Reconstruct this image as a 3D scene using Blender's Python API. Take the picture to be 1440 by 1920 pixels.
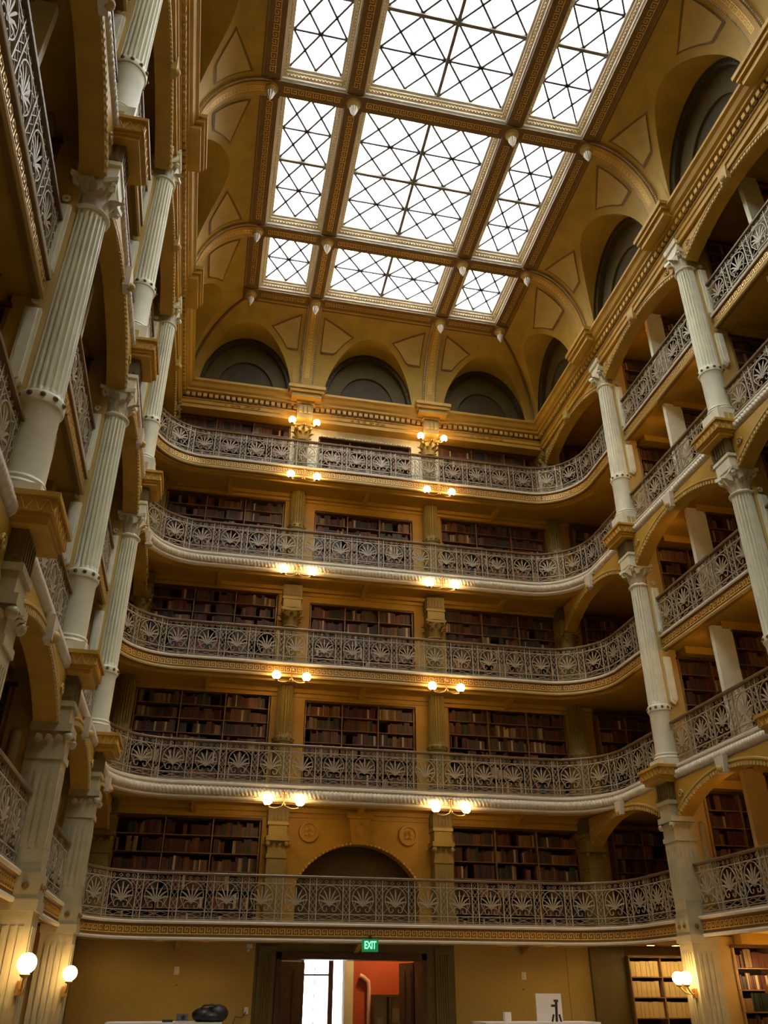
import bpy, math, random
from mathutils import Vector, Matrix

# ------------------------------------------------------------------ camera, sky, exposure
scene = bpy.context.scene
for o in list(bpy.data.objects):
    bpy.data.objects.remove(o)
COL = scene.collection
PI = math.pi

cam_d = bpy.data.cameras.new('camera')
cam = bpy.data.objects.new('camera', cam_d)
COL.objects.link(cam)
scene.camera = cam
YAW, PITCH, ROLL = .2049, .5295, .0027
cam_d.sensor_fit = 'VERTICAL'
cam_d.sensor_height = 32.0
cam_d.lens = 32.0 * 1546.04 / 1920.0
cam_d.clip_start, cam_d.clip_end = .05, 200
_f = Vector((math.sin(YAW) * math.cos(PITCH), math.cos(YAW) * math.cos(PITCH), math.sin(PITCH)))
_r = Vector((math.cos(YAW), -math.sin(YAW), 0))
_u = _r.cross(_f)
_R = _r * math.cos(ROLL) + _u * math.sin(ROLL)
_U = -_r * math.sin(ROLL) + _u * math.cos(ROLL)
cam.matrix_world = Matrix(((_R.x, _U.x, -_f.x, -3.427), (_R.y, _U.y, -_f.y, 0), (_R.z, _U.z, -_f.z, 1.6), (0, 0, 0, 1)))

world = bpy.data.worlds.new('overcast_sky')
scene.world = world
world.use_nodes = True
_bg = world.node_tree.nodes['Background']
_bg.inputs[0].default_value = (1.0, .985, .94, 1)
_bg.inputs[1].default_value = 11.0

def portal(name, loc, rot, sx, sy):
    d = bpy.data.lights.new(name, 'AREA')
    d.shape = 'RECTANGLE'
    d.size, d.size_y = sx, sy
    d.cycles.is_portal = True
    o = bpy.data.objects.new(name, d)
    o.location, o.rotation_euler = loc, rot
    COL.objects.link(o)
portal('skylight_portal', (0, 8.2, 19.05), (0, 0, 0), 7.4, 18.4)

scene.view_settings.view_transform = 'Standard'
scene.view_settings.look = 'None'
scene.view_settings.exposure = 0.0
scene.view_settings.gamma = 1.0
scene.view_settings.use_curve_mapping = False
scene.cycles.max_bounces = 6
scene.cycles.diffuse_bounces = 4
scene.cycles.glossy_bounces = 2
scene.cycles.transmission_bounces = 2
scene.cycles.transparent_max_bounces = 6
scene.cycles.caustics_reflective = False
scene.cycles.caustics_refractive = False
scene.cycles.use_adaptive_sampling = True
scene.cycles.adaptive_threshold = .2
scene.cycles.adaptive_min_samples = 16
scene.cycles.use_denoising = True
scene.cycles.sample_clamp_indirect = 6.0
LAMP = 36.0          # radiance of the glowing glass globes

# ------------------------------------------------------------------ sizes of the hall (metres)
CX = 5.44                                  # column axis, both sides
YS = [15.04, 11.067, 7.094, 3.12]          # column rows, from the end wall towards the viewer
YE = 19.01                                 # columns of the end wall
YNEAR = -5.0
XOUT = 9.3
BZ = [2.64, 5.27, 7.98, 10.62, 13.36]       # middle of each gallery's edge band
YB = 18.15                                 # edge of the end galleries
XW, YW, DCOVE = 5.15, 18.85, 1.49          # walls above the cornice, depth of the cove
ZCORN, ZBEAM, ZGLASS = 16.38, 18.6, 18.95
AX, BX, YC = 1.831, 3.655, 17.30           # skylight beams
LEVEL = ['ground floor', 'first gallery', 'second gallery', 'third gallery', 'fourth gallery', 'fifth gallery']
ROW = ['nearest the end wall', 'second from the end wall', 'third from the end wall', 'fourth from the end wall']
SIDE = {1: 'right', -1: 'left'}

# ------------------------------------------------------------------ materials
def mat(name, col, rough=.6, metal=0., var=.12, scale=6., bump=.0, bscale=60., emit=None, estr=0., spec=.5):
    m = bpy.data.materials.new(name)
    m.use_nodes = True
    nt = m.node_tree
    b = nt.nodes['Principled BSDF']
    b.inputs['Roughness'].default_value = rough
    b.inputs['Metallic'].default_value = metal
    b.inputs['Specular IOR Level'].default_value = spec
    tc = nt.nodes.new('ShaderNodeTexCoord')
    if var > 0:
        n = nt.nodes.new('ShaderNodeTexNoise')
        n.inputs['Scale'].default_value = scale
        n.inputs['Detail'].default_value = 5
        nt.links.new(tc.outputs['Object'], n.inputs['Vector'])
        r = nt.nodes.new('ShaderNodeValToRGB')
        r.color_ramp.elements[0].position, r.color_ramp.elements[1].position = .3, .72
        r.color_ramp.elements[0].color = tuple(c * (1 - var) for c in col) + (1,)
        r.color_ramp.elements[1].color = tuple(min(1, c * (1 + var)) for c in col) + (1,)
        nt.links.new(n.outputs['Fac'], r.inputs['Fac'])
        nt.links.new(r.outputs['Color'], b.inputs['Base Color'])
    else:
        b.inputs['Base Color'].default_value = tuple(col) + (1,)
    if bump > 0:
        n2 = nt.nodes.new('ShaderNodeTexNoise')
        n2.inputs['Scale'].default_value = bscale
        n2.inputs['Detail'].default_value = 4
        nt.links.new(tc.outputs['Object'], n2.inputs['Vector'])
        bp = nt.nodes.new('ShaderNodeBump')
        bp.inputs['Strength'].default_value = bump
        bp.inputs['Distance'].default_value = .01
        nt.links.new(n2.outputs['Fac'], bp.inputs['Height'])
        nt.links.new(bp.outputs['Normal'], b.inputs['Normal'])
    if emit:
        b.inputs['Emission Color'].default_value = tuple(emit) + (1,)
        b.inputs['Emission Strength'].default_value = estr
    return m

M = {}
M['sage'] = mat('sage_paint', (.74, .72, .54), .5, var=.09, scale=4)
M['ochre'] = mat('ochre_paint', (.46, .265, .026), .55, var=.12, scale=3)
M['ochre_pale'] = mat('pale_ochre_paint', (.50, .345, .095), .55, var=.08, scale=3)
M['vault'] = mat('vault_ochre', (.45, .285, .034), .6, var=.16, scale=2)
M['vault_pale'] = mat('vault_pale_panel', (.54, .37, .10), .6, var=.1, scale=3)
M['olive'] = mat('olive_paint', (.135, .10, .025), .6, var=.14, scale=3)
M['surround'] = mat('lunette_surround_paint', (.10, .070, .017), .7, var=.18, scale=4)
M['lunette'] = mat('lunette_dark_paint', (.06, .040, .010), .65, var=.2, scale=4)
M['gold'] = mat('gilding', (.85, .53, .13), .38, metal=.4, var=.1, scale=20)
M['band'] = mat('band_brown', (.19, .10, .018), .5, var=.1, scale=8)
M['white'] = mat('cream_moulding', (.66, .60, .47), .5, var=.06, scale=10)
M['iron'] = mat('painted_cast_iron', (.37, .32, .225), .45, metal=.15, var=.15, scale=15)
M['rail'] = mat('bronze_brown_handrail', (.16, .10, .05), .4, metal=.2, var=.1, scale=10)
M['brown'] = mat('brown_beam_paint', (.19, .105, .022), .5, var=.12, scale=4)
M['wood'] = mat('dark_wood', (.075, .032, .014), .45, var=.25, scale=12)
M['shelf'] = mat('shelf_edge_wood', (.26, .145, .06), .4, var=.2, scale=10)
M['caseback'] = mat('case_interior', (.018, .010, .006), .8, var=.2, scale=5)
M['beige'] = mat('beige_fabric_panel', (.47, .325, .095), .85, var=.1, scale=40, bump=.3, bscale=220)
M['brass'] = mat('brass', (.62, .38, .12), .3, metal=.9, var=.08, scale=10)
M['mullion'] = mat('grey_mullion_paint', (.20, .19, .16), .6, var=.08)
M['lead'] = mat('glazing_bar_lead', (.12, .13, .15), .5, metal=.3, var=.05)
M['black'] = mat('black_plastic', (.012, .012, .012), .5, var=.05)
M['paper'] = mat('white_card', (.78, .76, .72), .7, var=.03)
M['carton'] = mat('manila_box_board', (.58, .40, .16), .75, var=.08, scale=8)
M['red'] = mat('red_ochre_plaster', (.40, .060, .016), .7, var=.08, scale=3)
M['cream'] = mat('cream_plaster', (.62, .52, .36), .7, var=.05, scale=3)
M['pink'] = mat('pink_painted_pipe', (.62, .34, .30), .5, var=.05)
M['floor'] = mat('stone_floor', (.34, .30, .25), .5, var=.2, scale=2)
M['globe'] = mat('lit_opal_globe', (1, .9, .7), .3, var=0, emit=(1.0, .60, .24), estr=LAMP)
M['exit'] = mat('exit_green', (.01, .10, .04), .4, var=0, emit=(.02, .40, .13), estr=.35)
M['exit_text'] = mat('exit_letters', (.2, 1, .5), .4, var=0, emit=(.25, 1.0, .50), estr=1.6)

def glass_mat(name, refl=.06):
    m = bpy.data.materials.new(name)
    m.use_nodes = True
    nt = m.node_tree
    nt.nodes.remove(nt.nodes['Principled BSDF'])
    t = nt.nodes.new('ShaderNodeBsdfTransparent')
    t.inputs[0].default_value = (.97, .985, 1, 1)
    g = nt.nodes.new('ShaderNodeBsdfGlossy')
    g.inputs['Roughness'].default_value = .1
    x = nt.nodes.new('ShaderNodeMixShader')
    x.inputs[0].default_value = refl
    nt.links.new(t.outputs[0], x.inputs[1])
    nt.links.new(g.outputs[0], x.inputs[2])
    nt.links.new(x.outputs[0], nt.nodes['Material Output'].inputs[0])
    return m
M['glass'] = glass_mat('skylight_glass')

def attr_mat(name):
    m = bpy.data.materials.new(name)
    m.use_nodes = True
    nt = m.node_tree
    b = nt.nodes['Principled BSDF']
    b.inputs['Roughness'].default_value = .5
    a = nt.nodes.new('ShaderNodeAttribute')
    a.attribute_name = 'Col'
    nt.links.new(a.outputs['Color'], b.inputs['Base Color'])
    return m
M['books'] = attr_mat('mixed_book_bindings')

# ------------------------------------------------------------------ mesh tools
class MB:
    def __init__(s):
        s.v, s.f, s.c = [], [], []
        s.m = None
    def add(s, vs, fs, col=None):
        n = len(s.v)
        if s.m is not None:
            vs = [tuple(s.m @ Vector(p)) for p in vs]
        s.v += vs
        s.f += [tuple(i + n for i in f) for f in fs]
        if col is not None:
            s.c += [col] * len(fs)
        return s
    def box(s, x0, x1, y0, y1, z0, z1, col=None):
        return s.add([(x0, y0, z0), (x1, y0, z0), (x1, y1, z0), (x0, y1, z0), (x0, y0, z1), (x1, y0, z1), (x1, y1, z1), (x0, y1, z1)],
                     [(0, 3, 2, 1), (4, 5, 6, 7), (0, 1, 5, 4), (1, 2, 6, 5), (2, 3, 7, 6), (3, 0, 4, 7)], col)
    def lathe(s, prof, n=24, cx=0, cy=0, a0=0., a1=2 * PI, caps=True):
        full = abs(a1 - a0 - 2 * PI) < 1e-6
        k = n if full else n + 1
        vs, fs = [], []
        for r, z in prof:
            for i in range(k):
                a = a0 + (a1 - a0) * i / n
                vs.append((cx + r * math.cos(a), cy + r * math.sin(a), z))
        for j in range(len(prof) - 1):
            for i in range(n):
                p, q = j * k + i, j * k + (i + 1) % k
                fs.append((p, q, q + k, p + k))
        if caps and full:
            fs.append(tuple(range(n - 1, -1, -1)))
            fs.append(tuple(range((len(prof) - 1) * k, len(prof) * k)))
        return s.add(vs, fs)
    def prism(s, poly, t0, t1, axis='y'):
        n = len(poly)
        if axis == 'y':
            vs = [(a, t0, b) for a, b in poly] + [(a, t1, b) for a, b in poly]
        elif axis == 'x':
            vs = [(t0, a, b) for a, b in poly] + [(t1, a, b) for a, b in poly]
        else:
            vs = [(a, b, t0) for a, b in poly] + [(a, b, t1) for a, b in poly]
        fs = [tuple(range(n)), tuple(range(2 * n - 1, n - 1, -1))] + [(i, i + n, (i + 1) % n + n, (i + 1) % n) for i in range(n)]
        return s.add(vs, fs)
    def tube(s, pts, r, n=6, flat=1.0, cap=True):
        pts = [Vector(p) for p in pts]
        vs, fs = [], []
        L = len(pts)
        for i, p in enumerate(pts):
            t = (pts[min(i + 1, L - 1)] - pts[max(i - 1, 0)])
            t = t.normalized() if t.length > 1e-9 else Vector((0, 0, 1))
            ref = Vector((0, 1, 0)) if abs(t.y) < .9 else Vector((1, 0, 0))
            a = t.cross(ref).normalized()
            b = a.cross(t)
            rr = r[i] if isinstance(r, (list, tuple)) else r
            for k in range(n):
                th = 2 * PI * (k + .5) / n
                vs.append(tuple(p + a * (rr * math.cos(th)) + b * (rr * flat * math.sin(th))))
        for i in range(L - 1):
            for k in range(n):
                fs.append((i * n + k, i * n + (k + 1) % n, (i + 1) * n + (k + 1) % n, (i + 1) * n + k))
        if cap:
            fs.append(tuple(range(n - 1, -1, -1)))
            fs.append(tuple(range((L - 1) * n, L * n)))
        return s.add(vs, fs)
    def sphere(s, c, r, n=12, m=8, sz=1.):
        vs, fs = [(c[0], c[1], c[2] - r * sz)], []
        for j in range(1, m):
            a = -PI / 2 + PI * j / m
            for i in range(n):
                b = 2 * PI * i / n
                vs.append((c[0] + r * math.cos(a) * math.cos(b), c[1] + r * math.cos(a) * math.sin(b), c[2] + r * sz * math.sin(a)))
        vs.append((c[0], c[1], c[2] + r * sz))
        for i in range(n):
            fs.append((0, 1 + (i + 1) % n, 1 + i))
            for j in range(m - 2):
                p = 1 + j * n
                fs.append((p + i, p + (i + 1) % n, p + n + (i + 1) % n, p + n + i))
            p = 1 + (m - 2) * n
            fs.append((p + i, p + (i + 1) % n, len(vs) - 1))
        return s.add(vs, fs)
    def sweep(s, path, prof, closed_prof=False):
        """profile (offset to the left of the path, z) along a flat XY path with mitres"""
        n, k = len(path), len(prof)
        vs, fs = [], []
        for i in range(n):
            p = Vector(path[i])
            d0 = (p - Vector(path[i - 1])).normalized() if i else None
            d1 = (Vector(path[i + 1]) - p).normalized() if i < n - 1 else None
            if d0 is None: d0 = d1
            if d1 is None: d1 = d0
            n0, n1 = Vector((-d0.y, d0.x)), Vector((-d1.y, d1.x))
            nn = (n0 + n1).normalized()
            sc = 1 / max(.3, nn.dot(n0))
            for o, z in prof:
                q = p + nn * (o * sc)
                vs.append((q.x, q.y, z))
        kk = k if closed_prof else k - 1
        for i in range(n - 1):
            for j in range(kk):
                fs.append((i * k + j, (i + 1) * k + j, (i + 1) * k + (j + 1) % k, i * k + (j + 1) % k))
        if closed_prof:
            fs.append(tuple(range(k)))
            fs.append(tuple(range(n * k - 1, (n - 1) * k - 1, -1)))
        return s.add(vs, fs)
    def grid(s, rows):
        k = len(rows[0])
        vs = [tuple(p) for r in rows for p in r]
        fs = [(j * k + i, j * k + i + 1, (j + 1) * k + i + 1, (j + 1) * k + i) for j in range(len(rows) - 1) for i in range(k - 1)]
        return s.add(vs, fs)
    def mesh(s, name, m, smooth=None):
        me = bpy.data.meshes.new(name)
        me.from_pydata(s.v, [], s.f)
        if s.c:
            a = me.color_attributes.new('Col', 'FLOAT_COLOR', 'CORNER')
            buf = []
            for f, c in zip(s.f, s.c):
                buf += [c[0], c[1], c[2], 1.0] * len(f)
            a.data.foreach_set('color', buf)
        me.materials.append(M[m] if isinstance(m, str) else m)
        if smooth is not None:
            me.shade_smooth()
            me.set_sharp_from_angle(angle=smooth)
        return me
    def build(s, name, m, parent=None, smooth=None, loc=(0, 0, 0), rz=0.):
        return put(name, s.mesh(name, m, smooth), parent, loc, rz)

def put(name, me, parent=None, loc=(0, 0, 0), rz=0., scale=None):
    o = bpy.data.objects.new(name, me)
    COL.objects.link(o)
    o.parent = parent
    o.location = loc
    o.rotation_euler = (0, 0, rz)
    if scale: o.scale = scale
    return o

def thing(name, label, cat, loc=(0, 0, 0), rz=0., group=None, kind=None):
    o = put(name, None, None, loc, rz)
    return tag(o, label, cat, group, kind)

def tag(o, label=None, cat=None, group=None, kind=None):
    if label: o['label'] = label
    if cat: o['category'] = cat
    if group: o['group'] = group
    if kind: o['kind'] = kind
    return o

def struct(o, label=None):
    o['kind'] = 'structure'
    if label: o['label'] = label
    return o

_boxes = {}
def boxpart(name, m, parent, x0, x1, y0, y1, z0, z1):
    """a box with its own origin at its centre; alike boxes share one mesh"""
    d = tuple(round(abs(a), 4) for a in (x1 - x0, y1 - y0, z1 - z0))
    k = (name, m, d)
    if k not in _boxes:
        _boxes[k] = MB().box(-d[0] / 2, d[0] / 2, -d[1] / 2, d[1] / 2, -d[2] / 2, d[2] / 2).mesh(name, m)
    return put(name, _boxes[k], parent, ((x0 + x1) / 2, (y0 + y1) / 2, (z0 + z1) / 2))

class Path:
    """polyline in XY with arc length"""
    def __init__(s, pts):
        s.p = [Vector(q) for q in pts]
        s.d = [0.]
        for a, b in zip(s.p, s.p[1:]):
            s.d.append(s.d[-1] + (b - a).length)
        s.len = s.d[-1]
    def at(s, t):
        t = min(max(t, 0), s.len)
        for i in range(len(s.d) - 1):
            if t <= s.d[i + 1] or i == len(s.d) - 2:
                a, b = s.p[i], s.p[i + 1]
                k = (t - s.d[i]) / max(1e-9, s.d[i + 1] - s.d[i])
                return a + (b - a) * k, (b - a).normalized()

def arc(cx, cy, r, a0, a1, n=12):
    return [(cx + r * math.cos(a0 + (a1 - a0) * i / n), cy + r * math.sin(a0 + (a1 - a0) * i / n)) for i in range(n + 1)]

KEY = [(0, .0, .12, 1.), (0, .88, .80, 1.), (.68, .34, .80, 1.), (.34, .34, .80, .46), (.34, .34, .46, .68), (0, .0, 1., .12)]
def greek_key(mb, frame, length, h, unit=None, t=.006):
    """meander strokes laid along frame(s) -> (origin, along, up, out)"""
    unit = unit or h * 1.15
    n = max(1, int(length / unit))
    unit = length / n
    for i in range(n):
        o, a, u, w = frame(unit * (i + .5))
        for x0, z0, x1, z1 in KEY:
            vs = []
            for dz, dw in ((0, 0), (1, 0), (1, 1), (0, 1)):
                for dx in (0, 1):
                    vs.append(tuple(o + a * (((x1 if dx else x0) - .5) * unit) + u * (((z1 if dz else z0) - .5) * h) + w * (t * dw)))
            mb.add(vs, [(0, 1, 7, 6), (6, 7, 5, 4), (4, 5, 3, 2), (0, 6, 4, 2), (1, 3, 5, 7)])
    return mb

def path_frame(path, z, off):
    def fr(t):
        p, d = path.at(t)
        nrm = Vector((-d.y, d.x, 0))
        return Vector((p.x, p.y, z)) + nrm * off, Vector((d.x, d.y, 0)), Vector((0, 0, 1)), nrm
    return fr

rng = random.Random(7)

# ------------------------------------------------------------------ floor and outer shell
struct(MB().box(-XOUT - .3, XOUT + .3, YNEAR - .3, 26.0, -.2, 0).build('floor', 'floor'))
struct(MB().box(-XOUT - .3, -XOUT, YNEAR, 19.6, 0, 19.2).build('wall_left', 'ochre'))
struct(MB().box(XOUT, XOUT + .3, YNEAR, 19.6, 0, 19.2).build('wall_right', 'ochre'))
struct(MB().box(-XOUT - .3, XOUT + .3, YNEAR - .3, YNEAR, 0, 19.2).build('wall_front', 'ochre'))

# end wall: a backing with the doorway left open, and ochre pieces around the bookcases
wb = MB()
YF, YK = 19.14, 19.6                         # face of the wall, back of the recesses
wb.box(-XOUT, -1.62, YK, YK + .2, 0, 19.2)
wb.box(1.45, XOUT, YK, YK + .2, 0, 19.2)
wb.box(-1.62, 1.45, YK, YK + .2, 2.24, 19.2)
wall_back = struct(wb.build('wall_back', 'ochre'))
CASE_TOP_SIDE = [None, 4.93, 7.74, 10.34, 13.05, 15.56]
CASE_TOP_MID = [None, None, 7.64, 10.16, 12.86, 15.3]
def wall_piece(m, x0, x1, z0, z1, y0=YF, y1=YK, name='wall_panel'):
    return boxpart(name, m, wall_back, x0, x1, y0, y1, z0, z1)
for lv in range(1, 6):
    z0 = BZ[lv - 1] + .1
    z1 = (BZ[lv] - .1) if lv < 5 else 16.2
    for x0, x1 in ((-5.95, -5.25), (-2.15, -1.35), (1.35, 2.15), (5.25, 5.95)):
        wall_piece('ochre' if lv < 5 else 'sage', x0, x1, z0, z1)
    for x0, x1 in ((-5.25, -2.15), (2.15, 5.25)):
        wall_piece('ochre' if lv < 5 else 'sage', x0, x1, CASE_TOP_SIDE[lv], z1, name='header_panel')
    if lv > 1:
        wall_piece('ochre' if lv < 5 else 'sage', -1.35, 1.35, CASE_TOP_MID[lv], z1, name='header_panel')
    # moulding under the soffit
    if lv < 5:
        boxpart('header_moulding', 'ochre', wall_back, -5.95, 5.95, YF - .07, YF, z1 - .1, z1)
        boxpart('header_moulding', 'ochre', wall_back, -5.95, 5.95, YF - .03, YF, z1 - .2, z1 - .14)
# ground floor of the end wall: fabric panels, pilasters, architrave over the door
boxpart('wall_panel', 'beige', wall_back, -5.6, -2.1, YF, YK, 0, 2.52)
boxpart('wall_panel', 'beige', wall_back, 2.1, 5.15, YF, YK, 0, 2.52)
boxpart('wall_panel', 'olive', wall_back, 5.15, 5.95, YF - .1, YK, 0, 2.52)
boxpart('wall_panel', 'olive', wall_back, -5.95, -5.6, YF - .1, YK, 0, 2.52)
boxpart('wall_panel', 'olive', wall_back, -2.1, -1.62, YF, YK, 0, 2.52)
boxpart('wall_panel', 'olive', wall_back, 1.45, 2.1, YF, YK, 0, 2.52)
boxpart('door_header', 'olive', wall_back, -1.62, 1.45, YF, YK, 2.24, 2.52)
boxpart('panel_seam', 'band', wall_back, 4.62, 4.63, YF - .004, YF, 0, 2.5)
def fluted_pilaster(x, z0, z1, w, y, m, parent, name='pilaster'):
    mb = MB()
    mb.box(x - w / 2, x + w / 2, y - .05, y, z0, z1)
    mb.box(x - w / 2 - .02, x + w / 2 + .02, y - .08, y, z1 - .06, z1)
    mb.box(x - w / 2 - .02, x + w / 2 + .02, y - .08, y, z0, z0 + .1)
    k = 5
    for i in range(k):
        cx = x - w * .36 + w * .72 * (i + .5) / k
        mb.box(cx - w * .045, cx + w * .045, y - .068, y - .05, z0 + .16, z1 - .12)
    return mb.build(name, m, parent)
fluted_pilaster(-1.86, 0, 2.45, .34, YF, 'olive', wall_back)
fluted_pilaster(1.84, 0, 2.45, .34, YF, 'olive', wall_back)

# the blind arch of the first gallery
def arch_poly(half, zc, R, top, n=24):
    a = math.acos(min(1, half / R))
    pts = [(half, top), (-half, top)]
    for i in range(n + 1):
        t = PI - a - (PI - 2 * a) * i / n
        pts.append((R * math.cos(t), zc + R * math.sin(t)))
    return pts
za = BZ[0] + .1
MB().prism(arch_poly(1.35, 2.92, 1.54, BZ[1] - .1), YF, YF + .3).build('arch_spandrel', 'ochre', wall_back)
boxpart('tympanum', 'lunette', wall_back, -1.35, 1.35, YF + .3, YK, za, BZ[1] - .1)
ab = MB()
for i in range(37):
    t = .5 + (PI - 1.0) * i / 36
    c = Vector((1.55 * math.cos(t), YF - .015, 2.92 + 1.55 * math.sin(t)))
    ab.sphere(c, .028, 6, 4)
ab.build('arch_bead', 'gold', wall_back, smooth=1.)
mb = MB()
mb.prism([(-.17, 4.44), (.17, 4.44), (.23, 4.98), (-.23, 4.98)], YF - .12, YF)
mb.prism([(-.28, 4.98), (.28, 4.98), (.31, 5.1), (-.31, 5.1)], YF - .18, YF)
mb.sphere((0, YF - .13, 4.74), .1, 10, 6, 1.5)
mb.build('keystone', 'ochre', wall_back, smooth=.6)
for sx in (-1, 1):
    mb = MB()
    r0 = []
    for r, d in ((.0, .03), (.05, .07), (.10, .03), (.16, .03), (.165, .075), (.215, .075), (.225, 0)):
        r0.append([(sx * 1.12 + r * math.cos(2 * PI * i / 24), YF - d, 4.68 + r * math.sin(2 * PI * i / 24)) for i in range(25)])
    mb.grid(r0)
    mb.build('roundel', 'ochre', wall_back, smooth=.6)
    for q in range(4):
        a = PI / 4 + q * PI / 2
        MB().sphere((sx * 1.12 + .07 * math.cos(a), YF - .03, 4.68 + .07 * math.sin(a)), .045, 8, 5).build('rosette_petal', 'ochre_pale', wall_back, smooth=1.)

# ------------------------------------------------------------------ cornice, cove, skylight
ceiling = struct(put('ceiling', None))
ceiling['label'] = 'ochre vaulted ceiling with ribs around the skylight'
CORN = [(0, 15.55), (.03, 15.55), (.03, 15.66), (.06, 15.68), (.06, 15.78), (.09, 15.80), (.09, 15.98), (.20, 16.02), (.20, 16.08),
        (.26, 16.12), (.30, 16.22), (.36, 16.26), (.36, 16.33), (.30, 16.38), (-.3, 16.38), (-.3, 15.55), (0, 15.55)]
ring = [(XW + .15, YNEAR), (XW + .15, YW), (-XW - .15, YW), (-XW - .15, YNEAR)]
trim = struct(MB().sweep(ring, CORN).build('trim_1', 'ochre'))
trim['label'] = 'ochre entablature and cornice running round the hall under the vault'
dm = MB()
def dentils(p0, p1):
    p0, p1 = Vector(p0), Vector(p1)
    L = (p1 - p0).length
    d = (p1 - p0).normalized()
    nrm = Vector((-d.y, d.x))
    n = int(L / .155)
    for i in range(n):
        c = p0 + d * (L * (i + .5) / n) + nrm * .13
        vs = []
        for z in (15.86, 15.97):
            for a, b in ((-.05, -.05), (.05, -.05), (.05, .03), (-.05, .03)):
                q = c + d * a + nrm * b
                vs.append((q.x, q.y, z))
        dm.add(vs, [(0, 3, 2, 1), (4, 5, 6, 7), (0, 1, 5, 4), (1, 2, 6, 5), (2, 3, 7, 6), (3, 0, 4, 7)])
dentils((XW + .15, .5), (XW + .15, YW - .1))
dentils((XW, YW), (-XW, YW))
dentils((-XW - .15, YW - .1), (-XW - .15, .5))
tag(dm.build('dentils', 'ochre', trim), kind='stuff')
MB().sweep(ring, [(.085, 15.83), (.094, 15.83), (.094, 15.975), (.085, 15.975)], True).build('dentil_ground', 'lunette', trim)
# scroll ornaments on the end frieze
for cx in (-3.55, 0, 3.55):
    mb = MB()
    for s in (-1, 1):
        for k in range(3):
            pts = []
            for i in range(15):
                a = i / 14 * 2.2 * PI
                r = .075 * (1 - i / 16) * (1 - .15 * k)
                pts.append((cx + s * (.1 + .17 * k + r * math.cos(a)), YW - .08, 15.72 + r * math.sin(a) * .6))
            mb.tube(pts, .012, 5)
    mb.build('scroll_ornament', 'ochre', trim, smooth=1.)
# cornice blocks breaking forward over every column
def cornice_block(x0, x1, y0, y1, dx, dy):
    mb = MB()
    mb.box(x0, x1, y0, y1, 16.06, 16.2)
    e = .06
    mb.box(x0 - e, x1 + e, y0 - e, y1 + e, 16.2, 16.3)
    mb.box(x0 - e * 1.7, x1 + e * 1.7, y0 - e * 1.7, y1 + e * 1.7, 16.3, 16.4)
    mb.build('cornice_block', 'ochre', trim)
    mb = MB()
    if dx:
        mb.box(CX - .24, CX + .2, (y0 + y1) / 2 - .22, (y0 + y1) / 2 + .22, 15.72, 16.06)
    else:
        mb.box((x0 + x1) / 2 - .22, (x0 + x1) / 2 + .22, YE - .28, YE + .1, 15.66, 16.06)
    return mb
for s in (-1, 1):
    for y in YS + [-.853]:
        x0, x1 = (4.88, 5.4) if s > 0 else (-5.4, -4.88)
        cornice_block(x0, x1, y - .5, y + .5, 1, 0)
    cornice_block(s * AX - .42, s * AX + .42, 18.38, 18.9, 0, 1)
    mb = MB().box(s * AX - .22, s * AX + .22, YW - .25, YW, 15.5, 16.06)
    mb.box(s * AX - .25, s * AX + .25, YW - .3, YW, 15.98, 16.06)
    for k in range(3):
        mb.box(s * AX - .16 + .12 * k, s * AX - .08 + .12 * k, YW - .29, YW - .25, 15.66, 15.9)
    mb.build('frieze_block', 'ochre_pale', trim)

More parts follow.
